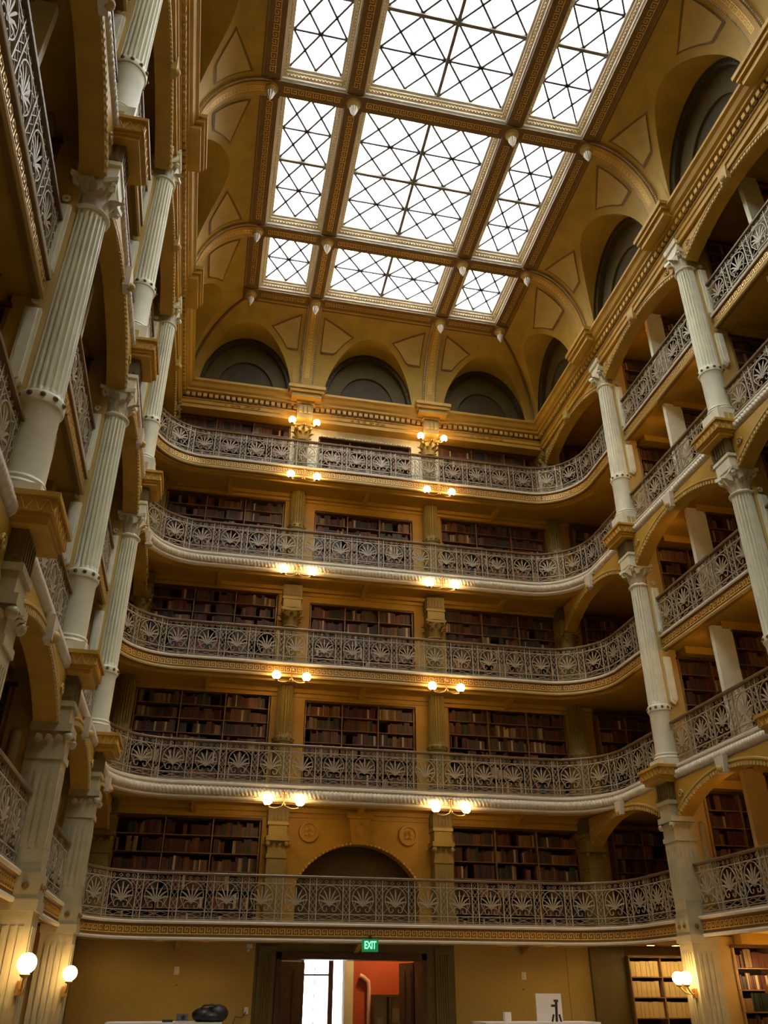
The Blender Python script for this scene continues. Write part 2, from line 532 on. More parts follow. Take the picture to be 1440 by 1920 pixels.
# cove with lunette webs. local (t along the wall, d inward)
Z0, HC, HL = ZCORN - .03, ZBEAM + .02 - ZCORN + .03, 1.95
def zc(d): return Z0 + HC * math.sqrt(max(0, 1 - (1 - d / DCOVE) ** 2))
def dstar(z):
    q = min(1, max(0, (z - Z0) / HC))
    return DCOVE * (1 - math.sqrt(1 - q * q))
def cove_bay(t0, t1, tc, w, P, corner=None, panels=True):
    """P(t, d, z) -> world; corner = t of the corner where the cove is mitred, or None"""
    def dmax(t):
        return DCOVE if corner is None else min(DCOVE, abs(corner - t))
    ts = sorted(set([round(x, 5) for x in
        [t0 + (tc - w - t0) * i / 5 for i in range(5)] + [tc - w * math.cos(PI * i / 30) for i in range(31)] + [tc + w + (t1 - tc - w) * i / 5 for i in range(1, 6)]]))
    web, cov = [], []
    for t in ts:
        q = (t - tc) / w
        zl = Z0 + HL * math.sqrt(max(0, 1 - q * q)) if abs(q) <= 1 else Z0
        dm_ = dmax(t)
        ds = min(dstar(zl), dm_)
        web.append([P(t, ds * i / 4, zl) for i in range(5)])
        cov.append([P(t, ds + (dm_ - ds) * i / 14, max(zl if i == 0 and ds < dm_ else 0, zc(ds + (dm_ - ds) * i / 14)) if ds < dm_ - 1e-6 else zl) for i in range(15)])
    MB().grid(cov).build('cove', 'vault', ceiling, smooth=.5)
    MB().grid(web).build('web', 'vault', ceiling, smooth=.5)
    # lunette wall, set back, with a dark archivolt and an inner panel
    def half(wk, hk, d, n=28):
        return [P(tc - wk * math.cos(PI * i / n), d, Z0 + hk * math.sin(PI * i / n)) for i in range(n + 1)]
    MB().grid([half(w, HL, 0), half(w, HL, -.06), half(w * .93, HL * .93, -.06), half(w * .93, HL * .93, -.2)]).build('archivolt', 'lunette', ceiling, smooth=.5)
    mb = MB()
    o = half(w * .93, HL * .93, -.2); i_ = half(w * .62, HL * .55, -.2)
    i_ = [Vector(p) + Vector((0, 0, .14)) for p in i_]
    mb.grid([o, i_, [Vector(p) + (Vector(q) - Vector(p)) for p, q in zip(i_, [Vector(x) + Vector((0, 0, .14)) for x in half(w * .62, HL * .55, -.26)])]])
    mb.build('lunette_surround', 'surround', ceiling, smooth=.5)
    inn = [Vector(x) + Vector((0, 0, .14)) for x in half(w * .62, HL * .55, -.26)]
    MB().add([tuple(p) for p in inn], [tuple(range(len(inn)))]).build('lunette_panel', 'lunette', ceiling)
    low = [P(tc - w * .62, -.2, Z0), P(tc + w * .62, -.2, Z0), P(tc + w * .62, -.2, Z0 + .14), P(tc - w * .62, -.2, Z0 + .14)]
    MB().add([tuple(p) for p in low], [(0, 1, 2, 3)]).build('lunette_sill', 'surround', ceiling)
    mb = MB()
    for i in range(40):
        a = PI * (i + .5) / 40
        mb.sphere(P(tc - w * .965 * math.cos(a), -.05, Z0 + HL * .965 * math.sin(a)), .022, 5, 3)
    tag(mb.build('archivolt_beads', 'olive', ceiling), kind='stuff')
    # pale painted panels between groin and rib
    if panels:
        for sgn in (-1, 1):
            e = t1 if sgn > 0 else t0
            if corner is not None and abs(e - corner) < .01:
                continue
            for mg, lift, mname, nm in ((0, .010, 'band', 'panel_border'), (.035, .018, 'vault_pale', 'painted_panel')):
                rows = []
                ta, tb = tc + sgn * (w * .42 + mg * 2.2), e - sgn * (.32 + mg)
                da = dstar(Z0 + HL * math.sqrt(1 - ((ta - tc) / w) ** 2)) + .14 + mg
                for i in range(11):
                    t = ta + (tb - ta) * i / 10
                    q = (t - tc) / w
                    zl = Z0 + HL * math.sqrt(max(0, 1 - q * q)) if abs(q) <= 1 else Z0
                    d0 = max(dstar(zl) + .15 + mg, .34 + mg)
                    d1 = max(d0, da + (DCOVE * .74 - mg * 2 - da) * i / 10)
                    row = []
                    for j in range(7):
                        d = d0 + (d1 - d0) * j / 6
                        row.append(P(t, d + lift * (1 - d / DCOVE), zc(d) - lift))
                    rows.append(row)
                MB().grid(rows).build(nm, mname, ceiling, smooth=.5)
    # thin mouldings along the top of the cove
    for dd in (.86, .95):
        a, b = P(t0 + .2 * (corner is None or abs(t0 - corner) > .01), DCOVE * dd, zc(DCOVE * dd)), P(t1 - .2 * (corner is None or abs(t1 - corner) > .01), DCOVE * dd, zc(DCOVE * dd))
        if corner is not None:
            g = abs(corner) / corner if False else 0
            tt0 = t0 if abs(t0 - corner) > .01 else corner + DCOVE * dd
            tt1 = t1 if abs(t1 - corner) > .01 else corner - DCOVE * dd
            a, b = P(tt0, DCOVE * dd, zc(DCOVE * dd)), P(tt1, DCOVE * dd, zc(DCOVE * dd))
        MB().tube([a, b], .022, 5).build('cove_moulding', 'band', ceiling)

PE = lambda t, d, z: Vector((t, YW - d, z))
PR = lambda t, d, z: Vector((XW - d, t, z))
PL = lambda t, d, z: Vector((-XW + d, t, z))
cove_bay(-AX, AX, 0, 1.32, PE)
cove_bay(AX, XW, XW - 1.6, 1.3, PE, corner=XW)
cove_bay(-XW, -AX, -XW + 1.6, 1.3, PE, corner=-XW)
for P_ in (PR, PL):
    cove_bay(YS[0], YW, YW - 1.6, 1.3, P_, corner=YW)
    yy = YS + [-.853, YNEAR]
    for a, b in zip(yy[1:], yy):
        cove_bay(a, b, (a + b) / 2, min(1.5, (b - a) / 2 - .3), P_)

def rib(P, t, w=.42, proud=.1, key=True):
    n = 20
    th = [PI / 2 * i / n for i in range(n + 1)]
    def c(a, k):                       # point on the cove section, k = distance inward
        return (DCOVE * (1 - math.cos(a)) + k * math.cos(a), Z0 + HC * math.sin(a) - k * math.sin(a))
    rows = []
    for a in th:
        d0, z0 = c(a, -.05)
        d1, z1 = c(a, proud * .5)
        d2, z2 = c(a, proud)
        rows.append([P(t - w / 2, d0, z0), P(t - w / 2, d1, z1), P(t - w * .36, d1, z1), P(t - w * .36, d2, z2),
                     P(t + w * .36, d2, z2), P(t + w * .36, d1, z1), P(t + w / 2, d1, z1), P(t + w / 2, d0, z0)])
    r = MB().grid(rows).build('rib', 'ochre', ceiling, smooth=.5)
    mb = MB()
    for i in range(56):
        a = PI / 2 * (i + .5) / 56
        d, z = c(a, proud * .55)
        for sg in (-1, 1):
            mb.sphere(P(t + sg * w * .43, d, z), .024, 5, 3)
    mb2 = MB()
    # dark grooves the beads lie in
    for sg in (-1, 1):
        rr = []
        for a in th:
            d, z = c(a, proud * .52)
            rr.append([P(t + sg * w * .37, d, z), P(t + sg * w * .495, d, z)])
        mb2.grid(rr)
    mb2.build('rib_groove', 'band', r)
    tag(mb.build('rib_beads', 'white', r), kind='stuff')
    L = 2.6
    def fr(s):
        a = .30 + (1.50 - .30) * s / L
        d, z = c(a, proud)
        d2, z2 = c(a + .01, proud)
        o = P(t, d, z)
        al = (P(t, d2, z2) - o).normalized()
        up = (P(t + .01, d, z) - o).normalized()
        dn, zn = c(a, proud + .01)
        return o, al, up, (P(t, dn, zn) - o).normalized()
    if key:
        greek_key(MB(), fr, L, .11).build('greek_key', 'gold', r)
for y in YS + [-.853]:
    rib(PR, y); rib(PL, y)
for s in (-1, 1):
    rib(PE, s * AX)
# dark corner groins
for s in (-1, 1):
    pts = [(s * (XW - DCOVE * (1 - math.cos(a)) - .02), YW - DCOVE * (1 - math.cos(a)) - .02, Z0 + HC * math.sin(a) - .02) for a in [PI / 2 * i / 16 for i in range(17)]]
    MB().tube(pts, .035, 6).build('corner_rib', 'band', ceiling, smooth=1.)

# beams
BW = .36
xb = [-BX, -AX, AX, BX]
yb = [YC] + YS + [-.853, YNEAR + .3]
for x in xb:
    boxpart('beam', 'brown', ceiling, x - BW / 2, x + BW / 2, YNEAR, YC + BW / 2, ZBEAM, ZGLASS + .1)
for y in yb:
    for a, b in zip(xb, xb[1:]):
        boxpart('beam', 'brown', ceiling, a + BW / 2, b - BW / 2, y - BW / 2, y + BW / 2, ZBEAM, ZGLASS + .1)
# raised square where beams cross
for x in xb:
    for y in yb:
        boxpart('crossing_block', 'brown', ceiling, x - BW / 2 - .02, x + BW / 2 + .02, y - BW / 2 - .02, y + BW / 2 + .02, ZBEAM - .05, ZBEAM + .02)
kb = MB()
for x in xb:
    for a, b in zip(yb[1:], yb):
        L = b - a - BW - .3
        if L < .4: continue
        greek_key(kb, lambda s, x=x, a=a: (Vector((x, a + BW / 2 + .15 + s, ZBEAM)), Vector((0, 1, 0)), Vector((-1, 0, 0)), Vector((0, 0, -1))), L, .13)
for y in yb[:-1]:
    for a, b in zip(xb, xb[1:]):
        L = b - a - BW - .2
        greek_key(kb, lambda s, y=y, a=a: (Vector((a + BW / 2 + .1 + s, y, ZBEAM)), Vector((1, 0, 0)), Vector((0, 1, 0)), Vector((0, 0, -1))), L, .13)
kb.build('greek_key', 'gold', ceiling)
# roof above the cove; nearest bay's slab, unseen, added to dim the end wall
for x0, x1, y0, y1 in ((BX, XOUT + .3, YNEAR - .3, 19.8), (-XOUT - .3, -BX, YNEAR - .3, 19.8), (-BX, BX, YC, 19.8), (-BX, BX, YNEAR - .3, -.853)):
    boxpart('roof_slab', 'ochre', ceiling, x0, x1, y0, y1, ZGLASS + .1, ZGLASS + .3)

# skylight windows: stepped reveal, mullions, panes, diagonal glazing bars
def skylight(n, x0, x1, y0, y1, nx, ny, label):
    w = struct(put('window_%d' % n, None, None), label)
    steps = [(0, ZBEAM), (0, ZBEAM + .06), (.035, ZBEAM + .07), (.035, ZBEAM + .13), (.075, ZBEAM + .14), (.075, ZBEAM + .20), (.12, ZBEAM + .22), (.12, ZBEAM + .27), (.17, ZBEAM + .28), (.17, ZGLASS + .02)]
    rows = []
    for i, z in steps:
        rows.append([(x0 + i, y0 + i, z), (x1 - i, y0 + i, z), (x1 - i, y1 - i, z), (x0 + i, y1 - i, z), (x0 + i, y0 + i, z)])
    MB().grid(rows).build('window_frame', 'white', w)
    eg = MB()
    for (ax, ay, bx, by) in ((x0, y0, x1, y0), (x1, y0, x1, y1), (x1, y1, x0, y1), (x0, y1, x0, y0)):
        a, b = Vector((ax, ay)), Vector((bx, by))
        d = (b - a).normalized()
        nn = Vector((-d.y, d.x))
        k = int((b - a).length / .075)
        for i in range(k):
            p = a + (b - a) * ((i + .5) / k) + nn * .075
            eg.box(p.x - .018, p.x + .018, p.y - .018, p.y + .018, ZBEAM + .145, ZBEAM + .195)
    tag(eg.build('egg_moulding', 'ochre', w), kind='stuff')
    e = .17
    X0, X1, Y0, Y1 = x0 + e, x1 - e, y0 + e, y1 - e
    mw = .07
    for i in range(1, nx):
        x = X0 + (X1 - X0) * i / nx
        boxpart('mullion', 'mullion', w, x - mw / 2, x + mw / 2, Y0, Y1, ZGLASS - .07, ZGLASS + .03)
    for j in range(1, ny):
        y = Y0 + (Y1 - Y0) * j / ny
        for i in range(nx):
            xa, xb_ = X0 + (X1 - X0) * i / nx + (mw / 2 if i else 0), X0 + (X1 - X0) * (i + 1) / nx - (mw / 2 if i < nx - 1 else 0)
            boxpart('mullion', 'mullion', w, xa, xb_, y - mw / 2, y + mw / 2, ZGLASS - .07, ZGLASS + .03)
    for i in range(nx):
        for j in range(ny):
            a0 = X0 + (X1 - X0) * i / nx + (mw / 2 if i else 0); a1 = X0 + (X1 - X0) * (i + 1) / nx - (mw / 2 if i < nx - 1 else 0)
            b0 = Y0 + (Y1 - Y0) * j / ny + (mw / 2 if j else 0); b1 = Y0 + (Y1 - Y0) * (j + 1) / ny - (mw / 2 if j < ny - 1 else 0)
            p = boxpart('pane', 'glass', w, a0, a1, b0, b1, ZGLASS, ZGLASS + .008)
            am, bm = (a0 + a1) / 2, (b0 + b1) / 2
            mb = MB()
            for q0, q1 in (((a0, b0), (a1, b1)), ((a0, b1), (a1, b0)), ((a0, bm), (a1, bm)), ((a0, bm), (am, b1)), ((am, b1), (a1, bm)), ((a1, bm), (am, b0)), ((am, b0), (a0, bm))):
                mb.tube([(q0[0] - am, q0[1] - bm, -.01), (q1[0] - am, q1[1] - bm, -.01)], .030, 4)
            mb.build('glazing_bars', 'lead', p)
n = 0
cols = [(-BX, -AX, 1, 'left strip of the skylight'), (-AX, AX, 2, 'middle strip of the skylight'), (AX, BX, 1, 'right strip of the skylight')]
rows_ = [(YS[0], YC, 1, 'short bay at the end wall'), (YS[1], YS[0], 2, 'second bay from the end wall'), (YS[2], YS[1], 2, 'third bay from the end wall'),
         (YS[3], YS[2], 2, 'fourth bay from the end wall'), (-.853, YS[3], 2, 'fifth bay from the end wall')]
for y0, y1, ny, rl in rows_:
    for x0, x1, nx, cl in cols:
        n += 1
        skylight(n, x0 + BW / 2, x1 - BW / 2, y0 + BW / 2, y1 - BW / 2, nx, ny, 'leaded glass panel in the ' + cl + ', ' + rl)

# hanging bosses at the beam crossings
pm1 = MB().lathe([(.005, .05), (.15, .05), (.165, .02), (.15, -.01), (.12, -.03), (.13, -.06), (.10, -.09), (.07, -.12), (.005, -.12)], 20).mesh('boss', 'ochre_pale', .6)
mb = MB()
for i in range(8):
    a = 2 * PI * i / 8
    mb.tube([(.055 * math.cos(a), .055 * math.sin(a), -.11), (.075 * math.cos(a), .075 * math.sin(a), -.17), (.045 * math.cos(a), .045 * math.sin(a), -.29), (.01 * math.cos(a), .01 * math.sin(a), -.36)], [.02, .024, .018, .008], 6)
mb.sphere((0, 0, -.375), .028, 8, 6)
pm2 = mb.mesh('drop', 'white', 1.)
CN = {-BX: 'outer left beam', -AX: 'inner left beam', AX: 'inner right beam', BX: 'outer right beam'}
for y, rn in zip(yb[:4], ['at the end wall', 'in the first row from the end wall', 'in the second row from the end wall', 'in the third row from the end wall']):
    for x in xb:
        t = thing('ceiling_pendant', 'carved drop boss under the ' + CN[x] + ' ' + rn, 'pendant', (x, y, ZBEAM - .06), 0, 'bosses hanging from the skylight beams')
        put('boss', pm1, t); put('drop', pm2, t)

# ------------------------------------------------------------------ galleries
def edge_pts(xs, y, r, y0=YNEAR, n=14):
    return [(xs, y0)] + arc(xs - r, y - r, r, 0, PI / 2, n) + arc(-xs + r, y - r, r, PI / 2, PI, n) + [(-xs, y0)]

def rope(mb, path, z, r=.075, off=.02, pitch=.13, lobes=2):
    ns, nk = max(2, int(path.len / .021)), 10
    vs, fs = [], []
    for i in range(ns + 1):
        s = path.len * i / ns
        p, d = path.at(s)
        nrm = Vector((-d.y, d.x))
        for k in range(nk):
            a = 2 * PI * k / nk
            rr = r * (1 - .30 * abs(math.sin(lobes * a / 2 - PI * s / pitch)) ** 3)
            q = p + nrm * (off + rr * math.cos(a))
            vs.append((q.x, q.y, z + rr * math.sin(a)))
    for i in range(ns):
        for k in range(nk):
            fs.append((i * nk + k, (i + 1) * nk + k, (i + 1) * nk + (k + 1) % nk, i * nk + (k + 1) % nk))
    mb.add(vs, fs)

GAL_LABEL = ['lowest gallery with a gilt Greek-key edge above the door', 'second gallery up, edged with a cream rope moulding',
             'third gallery up, edged with a gilt Greek key', 'fourth gallery up, edged with a cream rope moulding', 'top gallery with a gilt Greek-key edge below the vault']
RADIUS = 1.3
EDGE = [5.46, 5.42, 5.66, 5.42, 5.66]        # x of the gallery edges along the sides
def stretches(xs):
    """edge stretches: the end one with its curves, then the straight side bays"""
    gap = .22
    back = [(xs, YS[0] + gap)] + arc(xs - RADIUS, YB - RADIUS, RADIUS, 0, PI / 2, 12) + arc(-xs + RADIUS, YB - RADIUS, RADIUS, PI / 2, PI, 12) + [(-xs, YS[0] + gap)]
    out = [('end', 0, back)]
    yy = YS + [-.853]
    for i in range(len(yy) - 1):
        out.append(('right', i, [(xs, yy[i + 1] + gap), (xs, yy[i] - gap)]))
        out.append(('left', i, [(-xs, yy[i] - gap), (-xs, yy[i + 1] + gap)]))
    return out
for g in range(5):
    z = BZ[g]
    is_rope = g in (1, 3)
    xs = EDGE[g]
    t = thing('gallery', GAL_LABEL[g], 'balcony', kind='thing')
    ep = edge_pts(xs + .04, YB + .04, RADIUS + .04)
    poly = ep + [(-XOUT, YNEAR), (-XOUT, YK), (XOUT, YK), (XOUT, YNEAR)]
    MB().prism(poly, z - .1, z + .1, 'z').build('slab', 'ochre', t)
    for sd, i, pts in stretches(xs):
        if sd != 'end' and i > 2: continue
        pth = Path(pts)
        if is_rope:
            prof = [(-.06, z + .17), (.05, z + .17), (.07, z + .15), (.07, z + .115), (.03, z + .10), (.03, z - .10), (.05, z - .115), (.05, z - .15), (.0, z - .17), (-.06, z - .17)]
            MB().sweep(pts, prof, True).build('fascia', 'white', t)
            m = MB(); rope(m, pth, z - .01, .09, .045, .085, 2)
            m.build('rope_moulding', 'white', t, smooth=1.2)
        else:
            prof = [(-.06, z + .17), (.05, z + .17), (.05, z + .12), (.02, z + .11), (.02, z - .09), (.04, z - .10), (.04, z - .14), (.0, z - .16), (-.06, z - .16)]
            MB().sweep(pts, prof, True).build('fascia', 'band', t)
            MB().sweep(pts, [(-.05, z + .18), (.06, z + .18), (.07, z + .155), (.06, z + .125), (.02, z + .12), (-.05, z + .12)], True).build('top_bead', 'white', t)
            MB().sweep(pts, [(-.05, z - .10), (.045, z - .10), (.055, z - .125), (.045, z - .155), (-.05, z - .155)], True).build('bottom_bead', 'white' if g == 0 else 'ochre_pale', t)
            greek_key(MB(), path_frame(pth, z + .012, .02), pth.len, .125, .14).build('greek_key', 'gold', t)
    # soffit mouldings under the end gallery
    for dy, dz in ((.16, .03), (.30, .06)):
        pts = arc(xs - RADIUS, YB - RADIUS, RADIUS + dy, .25, PI / 2, 10) + arc(-xs + RADIUS, YB - RADIUS, RADIUS + dy, PI / 2, PI - .25, 10)
        MB().sweep(pts, [(-.05, z - .1), (.04, z - .1), (.02, z - .1 - dz), (-.05, z - .1 - dz)], True).build('soffit_moulding', 'ochre', t)
    # small brackets under the end gallery
    for bx in (-3.65, -.02, 3.65):
        MB().prism([(YB + .25, z - .1), (YF, z - .1), (YF, z - .3), (YF - .12, z - .27), (YB + .45, z - .16)], bx - .05, bx + .05, 'x').build('bracket', 'ochre', t)
    # soffit beams across the side galleries at each column line
    for s in (-1, 1):
        for y in YS:
            x0, x1 = sorted((s * 6.0, s * XOUT))
            boxpart('soffit_beam', 'ochre', t, x0, x1, y - .45, y - .08, z - .26, z - .1)
        for y in [(a + b) / 2 + .62 for a, b in zip(YS, YS[1:])]:
            x0, x1 = sorted((s * 6.0, s * XOUT))
            boxpart('soffit_beam', 'ochre', t, x0, x1, y - .45, y - .08, z - .26, z - .1)
# ceiling over the fifth gallery
for s in (-1, 1):
    x0, x1 = sorted((s * (XW + .1), s * XOUT))
    boxpart('gallery_ceiling', 'ochre', ceiling, x0, x1, YNEAR, 19.6, 16.06, 16.3)

# ------------------------------------------------------------------ segmental arches between the columns
def arch_beam(s, y0, y1, ztop, zmid, zsp, label):
    """s = side; spans y0..y1 at the column line"""
    x0, x1 = sorted((s * 5.34, s * 5.62))
    yc, hw = (y0 + y1) / 2, (y1 - y0) / 2
    t = thing('arch_beam', label, 'arch', (0, 0, 0), 0, 'segmental arches between the columns')
    n = 24
    poly = [(y1, ztop), (y0, ztop)]
    rise = zmid - zsp
    R = (hw * hw + rise * rise) / (2 * rise)
    zc_ = zmid - R
    arcp = []
    for i in range(n + 1):
        y = y0 + (y1 - y0) * i / n
        arcp.append((y, zc_ + math.sqrt(max(0, R * R - (y - yc) ** 2))))
    MB().prism(poly + arcp, x0, x1, 'x').build('spandrel', 'ochre', t)
    xi = s * 5.34
    mb = MB()
    k = int((y1 - y0) / .085)
    for i in range(k):
        y = y0 + (y1 - y0) * (i + .5) / k
        z = zc_ + math.sqrt(max(0, R * R - (y - yc) ** 2))
        mb.box(min(xi, xi - s * .03), max(xi, xi - s * .03), y - .026, y + .026, z - .012, z + .05)
    tag(mb.build('dentil_edge', 'ochre_pale', t), kind='stuff')
    mb = MB()
    rows = []
    for y, z in arcp:
        rows.append([(xi, y, z + .08), (xi - s * .025, y, z + .09), (xi - s * .025, y, z + .12), (xi, y, z + .13)])
    mb.grid(rows)
    mb.build('arch_moulding', 'ochre_pale', t)
    # keystone
    MB().prism([(yc - .1, zmid - .06), (yc + .1, zmid - .06), (yc + .14, ztop + .06), (yc - .14, ztop + .06)], min(xi - s * .1, xi), max(xi - s * .1, xi), 'x').build('keystone', 'white' if ztop < 15 else 'ochre_pale', t)
    MB().sphere((xi - s * .1, yc, zmid + .0), .07, 10, 6).build('keystone_boss', 'ochre_pale', t, smooth=1.)
    # scroll discs in the spandrels by the columns
    for yy_, sg in ((y0 + .2, 1), (y1 - .2, -1)):
        mb = MB()
        pts = [(xi - s * .02, yy_ + sg * .08 * (1 - i / 22) * math.cos(i * .5), ztop - .26 + .08 * (1 - i / 22) * math.sin(i * .5)) for i in range(20)]
        mb.tube(pts, .016, 5)
        mb.build('scroll', 'ochre_pale', t, smooth=1.)
ORD = ['over the first gallery', 'over the third gallery', 'under the cornice']
for s in (-1, 1):
    yy = [YE] + YS
    for i in range(len(yy) - 1):
        y1, y0 = yy[i] - .24, yy[i + 1] + .24
        bay = ['end bay', 'second bay from the end wall', 'third bay from the end wall', 'fourth bay from the end wall'][i]
        for k, (zt, zm, zs) in enumerate(((BZ[1] - .13, BZ[1] - .29, BZ[1] - .76), (BZ[3] - .13, BZ[3] - .33, BZ[3] - .83), (15.62, 15.43, 15.06))):
            arch_beam(s, y0, y1, zt, zm, zs, 'low ochre arch ' + ORD[k] + ', ' + SIDE[s] + ' side, ' + bay)

# ------------------------------------------------------------------ columns
def fluted(r0, r1, z0, z1, n=20, depth=.045):
    mb = MB()
    k = n * 6
    vs, fs = [], []
    zs = [(z0, r0, 0), (z0 + .05, r0, .3), (z0 + .09, r0, 1), (z1 - .09, r1, 1), (z1 - .05, r1, .3), (z1, r1, 0)]
    for z, r, q in zs:
        for i in range(k):
            a = 2 * PI * i / k
            rr = r - q * depth * (0, 0, .75, 1, .75, 0)[i % 6]
            vs.append((rr * math.cos(a), rr * math.sin(a), z))
    for j in range(len(zs) - 1):
        for i in range(k):
            fs.append((j * k + i, j * k + (i + 1) % k, (j + 1) * k + (i + 1) % k, (j + 1) * k + i))
    return mb.add(vs, fs)

ros = MB().lathe([(.005, .0), (.028, .0), (.03, .008), (.018, .012), (.016, .024), (.004, .03)], 10).mesh('rosette', 'brown', .6)
def leaf_mesh(h, w, curl, m):
    rows = []
    for i in range(7):
        q = i / 6
        z = h * q if q < .85 else h * (.85 + .03 * math.sin((q - .85) / .15 * PI))
        out = .02 + .02 * q + curl * max(0, q - .55) ** 1.6 * 4
        ww = w * (.55 + .6 * math.sin(PI * min(1, q * 1.05))) * (1 if q < .9 else .5)
        rows.append([(out - .01 + .012 * (1 - abs(j) / 2), ww * j / 4, z) for j in (-2, -1, 0, 1, 2)])
    mb = MB().grid(rows)
    return mb.mesh('acanthus_leaf', m, 1.)
M['leaf'] = mat('shaded_leaf_paint', (.44, .37, .24), .5, var=.2, scale=20)  # shading of the capitals put into a darker leaf colour
leaf_lo = leaf_mesh(.24, .10, .09, 'leaf')
leaf_hi = leaf_mesh(.36, .10, .13, 'leaf')
def volute_mesh():
    mb = MB()
    pts = []
    for i in range(26):
        a = -PI / 2 + i / 25 * 2.6 * PI
        r = .07 * (1 - i / 30)
        pts.append((.16 + .12 + r * math.cos(a) * -1, 0, .40 + r * math.sin(a) * -1))
    mb.tube([(.17, 0, .2), (.2, 0, .33)] + pts, [.015, .02] + [.022] * 26, 6, 1.6)
    return mb.mesh('volute', 'sage', 1.)
vol = volute_mesh()

def cap_parts(t, z, R=.2):
    c = MB().lathe([(R, z), (R + .035, z + .01), (R + .04, z + .03), (R + .01, z + .05), (R - .01, z + .08), (R, z + .25), (R + .06, z + .42)], 20).build('capital', 'sage', t, smooth=.6)
    for i in range(8):
        a = 2 * PI * (i + .5) / 8
        o = put('acanthus_leaf', leaf_lo, c, ((R - .02) * math.cos(a), (R - .02) * math.sin(a), z + .05), a)
    for i in range(8):
        a = 2 * PI * i / 8
        o = put('acanthus_leaf', leaf_hi, c, ((R - .03) * math.cos(a), (R - .03) * math.sin(a), z + .05), a)
    for i in range(4):
        put('volute', vol, c, (0, 0, z), PI / 4 + i * PI / 2)
    e = .27
    mb = MB()
    pts = []
    for q in range(4):
        for k in range(-4, 5):
            a = k / 4
            w = e - .05 * (1 - a * a)
            px, py = w, e * a * .98
            c_, s_ = math.cos(q * PI / 2), math.sin(q * PI / 2)
            pts.append((px * c_ - py * s_, px * s_ + py * c_))
    mb.prism(pts, z + .43, z + .50, 'z')
    mb.build('abacus', 'sage', c)
    return c

def zigzag(mb, L, h, f):
    """row of pointed leaves; f(a, z) -> point on the face"""
    n = max(2, int(L / .12))
    for i in range(n):
        a0, a1 = L * i / n, L * (i + 1) / n
        am = (a0 + a1) / 2
        mb.tube([f(a0 + .005, .01), f(am, h - .01), f(a1 - .005, .01)], .007, 4)

def block_parts(t, z, top):
    """projecting entablature block, local +x = into the hall"""
    mb = MB()
    mb.box(-.2, .40, -.33, .33, z, z + .06)
    mb.box(-.2, .42, -.36, .36, z + .06, z + .10)
    mb.build('block_soffit', 'ochre', t)
    b = MB().box(-.2, .45, -.39, .39, z + .10, top - .05).box(-.2, .48, -.43, .43, top - .05, top).build('cornice_block', 'ochre', t)
    h = top - .05 - z - .10
    mb = MB()
    zigzag(mb, .78, h, lambda a, q: (.455, -.39 + a, z + .10 + q))
    zigzag(mb, .6, h, lambda a, q: (-.15 + a, -.395, z + .10 + q))
    zigzag(mb, .6, h, lambda a, q: (-.15 + a, .395, z + .10 + q))
    mb.build('leaf_moulding', 'gold', b)

def pier_parts(t, z0, z1, zg, zr, za):
    """rectangular pier behind the column, local -x = away from the hall; zg = height of the gallery that meets it halfway"""
    MB().box(-.50, -.12, -.17, .17, z0, z1).build('pier', 'ochre_pale', t)
    for sv in (-1, 1):
        for a, b in ((zr + .12, zg - .28), (zg + .28, za)):
            mb = MB()
            y0, y1 = sorted((sv * .16, sv * .225))
            mb.prism([(-.33, b), (-.17, b), (-.17, a), (-.25, a - .06), (-.33, a + .06)], y0, y1, 'y')
            mb.prism([(-.30, b - .02), (-.20, b - .02), (-.20, a + .05), (-.25, a), (-.30, a + .08)], *sorted((sv * .225, sv * .245)), 'y')
            mb.build('colonnette', 'sage', t)
            MB().tube([(-.25 + .035 * math.cos(q * .8), sv * .2, b + .12 + .035 * math.sin(q * .8)) for q in range(8)], .018, 6).build('scroll', 'sage', t, smooth=1.)

def column_mesh_parts(t, ph, zt, zr, za, ztop=None, block=True, pier=None):
    """ph plinth height, zt torus, zr ring, za astragal below the capital"""
    mb = MB().box(-.26, .26, -.26, .26, 0, ph)
    mb.build('plinth', 'sage', t)
    if ph > .3:
        p = MB()
        for k in range(3):
            for sv in (-1, 1):
                p.box(-.14 + .1 * k, -.06 + .1 * k, sv * .262 - .004, sv * .262 + .004, ph * .3, ph * .7)
        p.build('plinth_panel', 'ochre_pale', t)
    MB().lathe([(.255, ph), (.27, ph + .02), (.255, ph + .05), (.23, ph + .055), (.23, ph + .075), (.245, ph + .09), (.235, ph + .115), (.212, ph + .12)], 24).build('base', 'sage', t, smooth=.6)
    MB().lathe([(.212, ph + .12), (.208, zr - .12), (.215, zr - .10), (.22, zr - .07)], 24).build('drum', 'sage', t, smooth=.6)
    r = MB().lathe([(.22, zr - .07), (.235, zr - .06), (.24, zr - .03), (.24, zr + .03), (.235, zr + .05), (.215, zr + .07), (.2, zr + .07)], 24).build('ring', 'sage', t, smooth=.6)
    for i in range(12):
        a = 2 * PI * (i + .5) / 12
        o = put('rosette', ros, r, (.238 * math.cos(a), .238 * math.sin(a), zr))
        o.rotation_euler = (0, PI / 2, a)
    fluted(.203, .182, zr + .07, za).build('shaft', 'sage', t, smooth=.9)
    cap_parts(t, za, .184)

def clone(t, label, loc, rz, group=None):
    r = t.copy(); COL.objects.link(r)
    r.location = loc; r.rotation_euler = (0, 0, rz)
    r['label'] = label
    if group: r['group'] = group
    for c in list(t.children):
        d = c.copy(); COL.objects.link(d); d.parent = r
        for g in c.children:
            e = g.copy(); COL.objects.link(e); e.parent = d
    return r

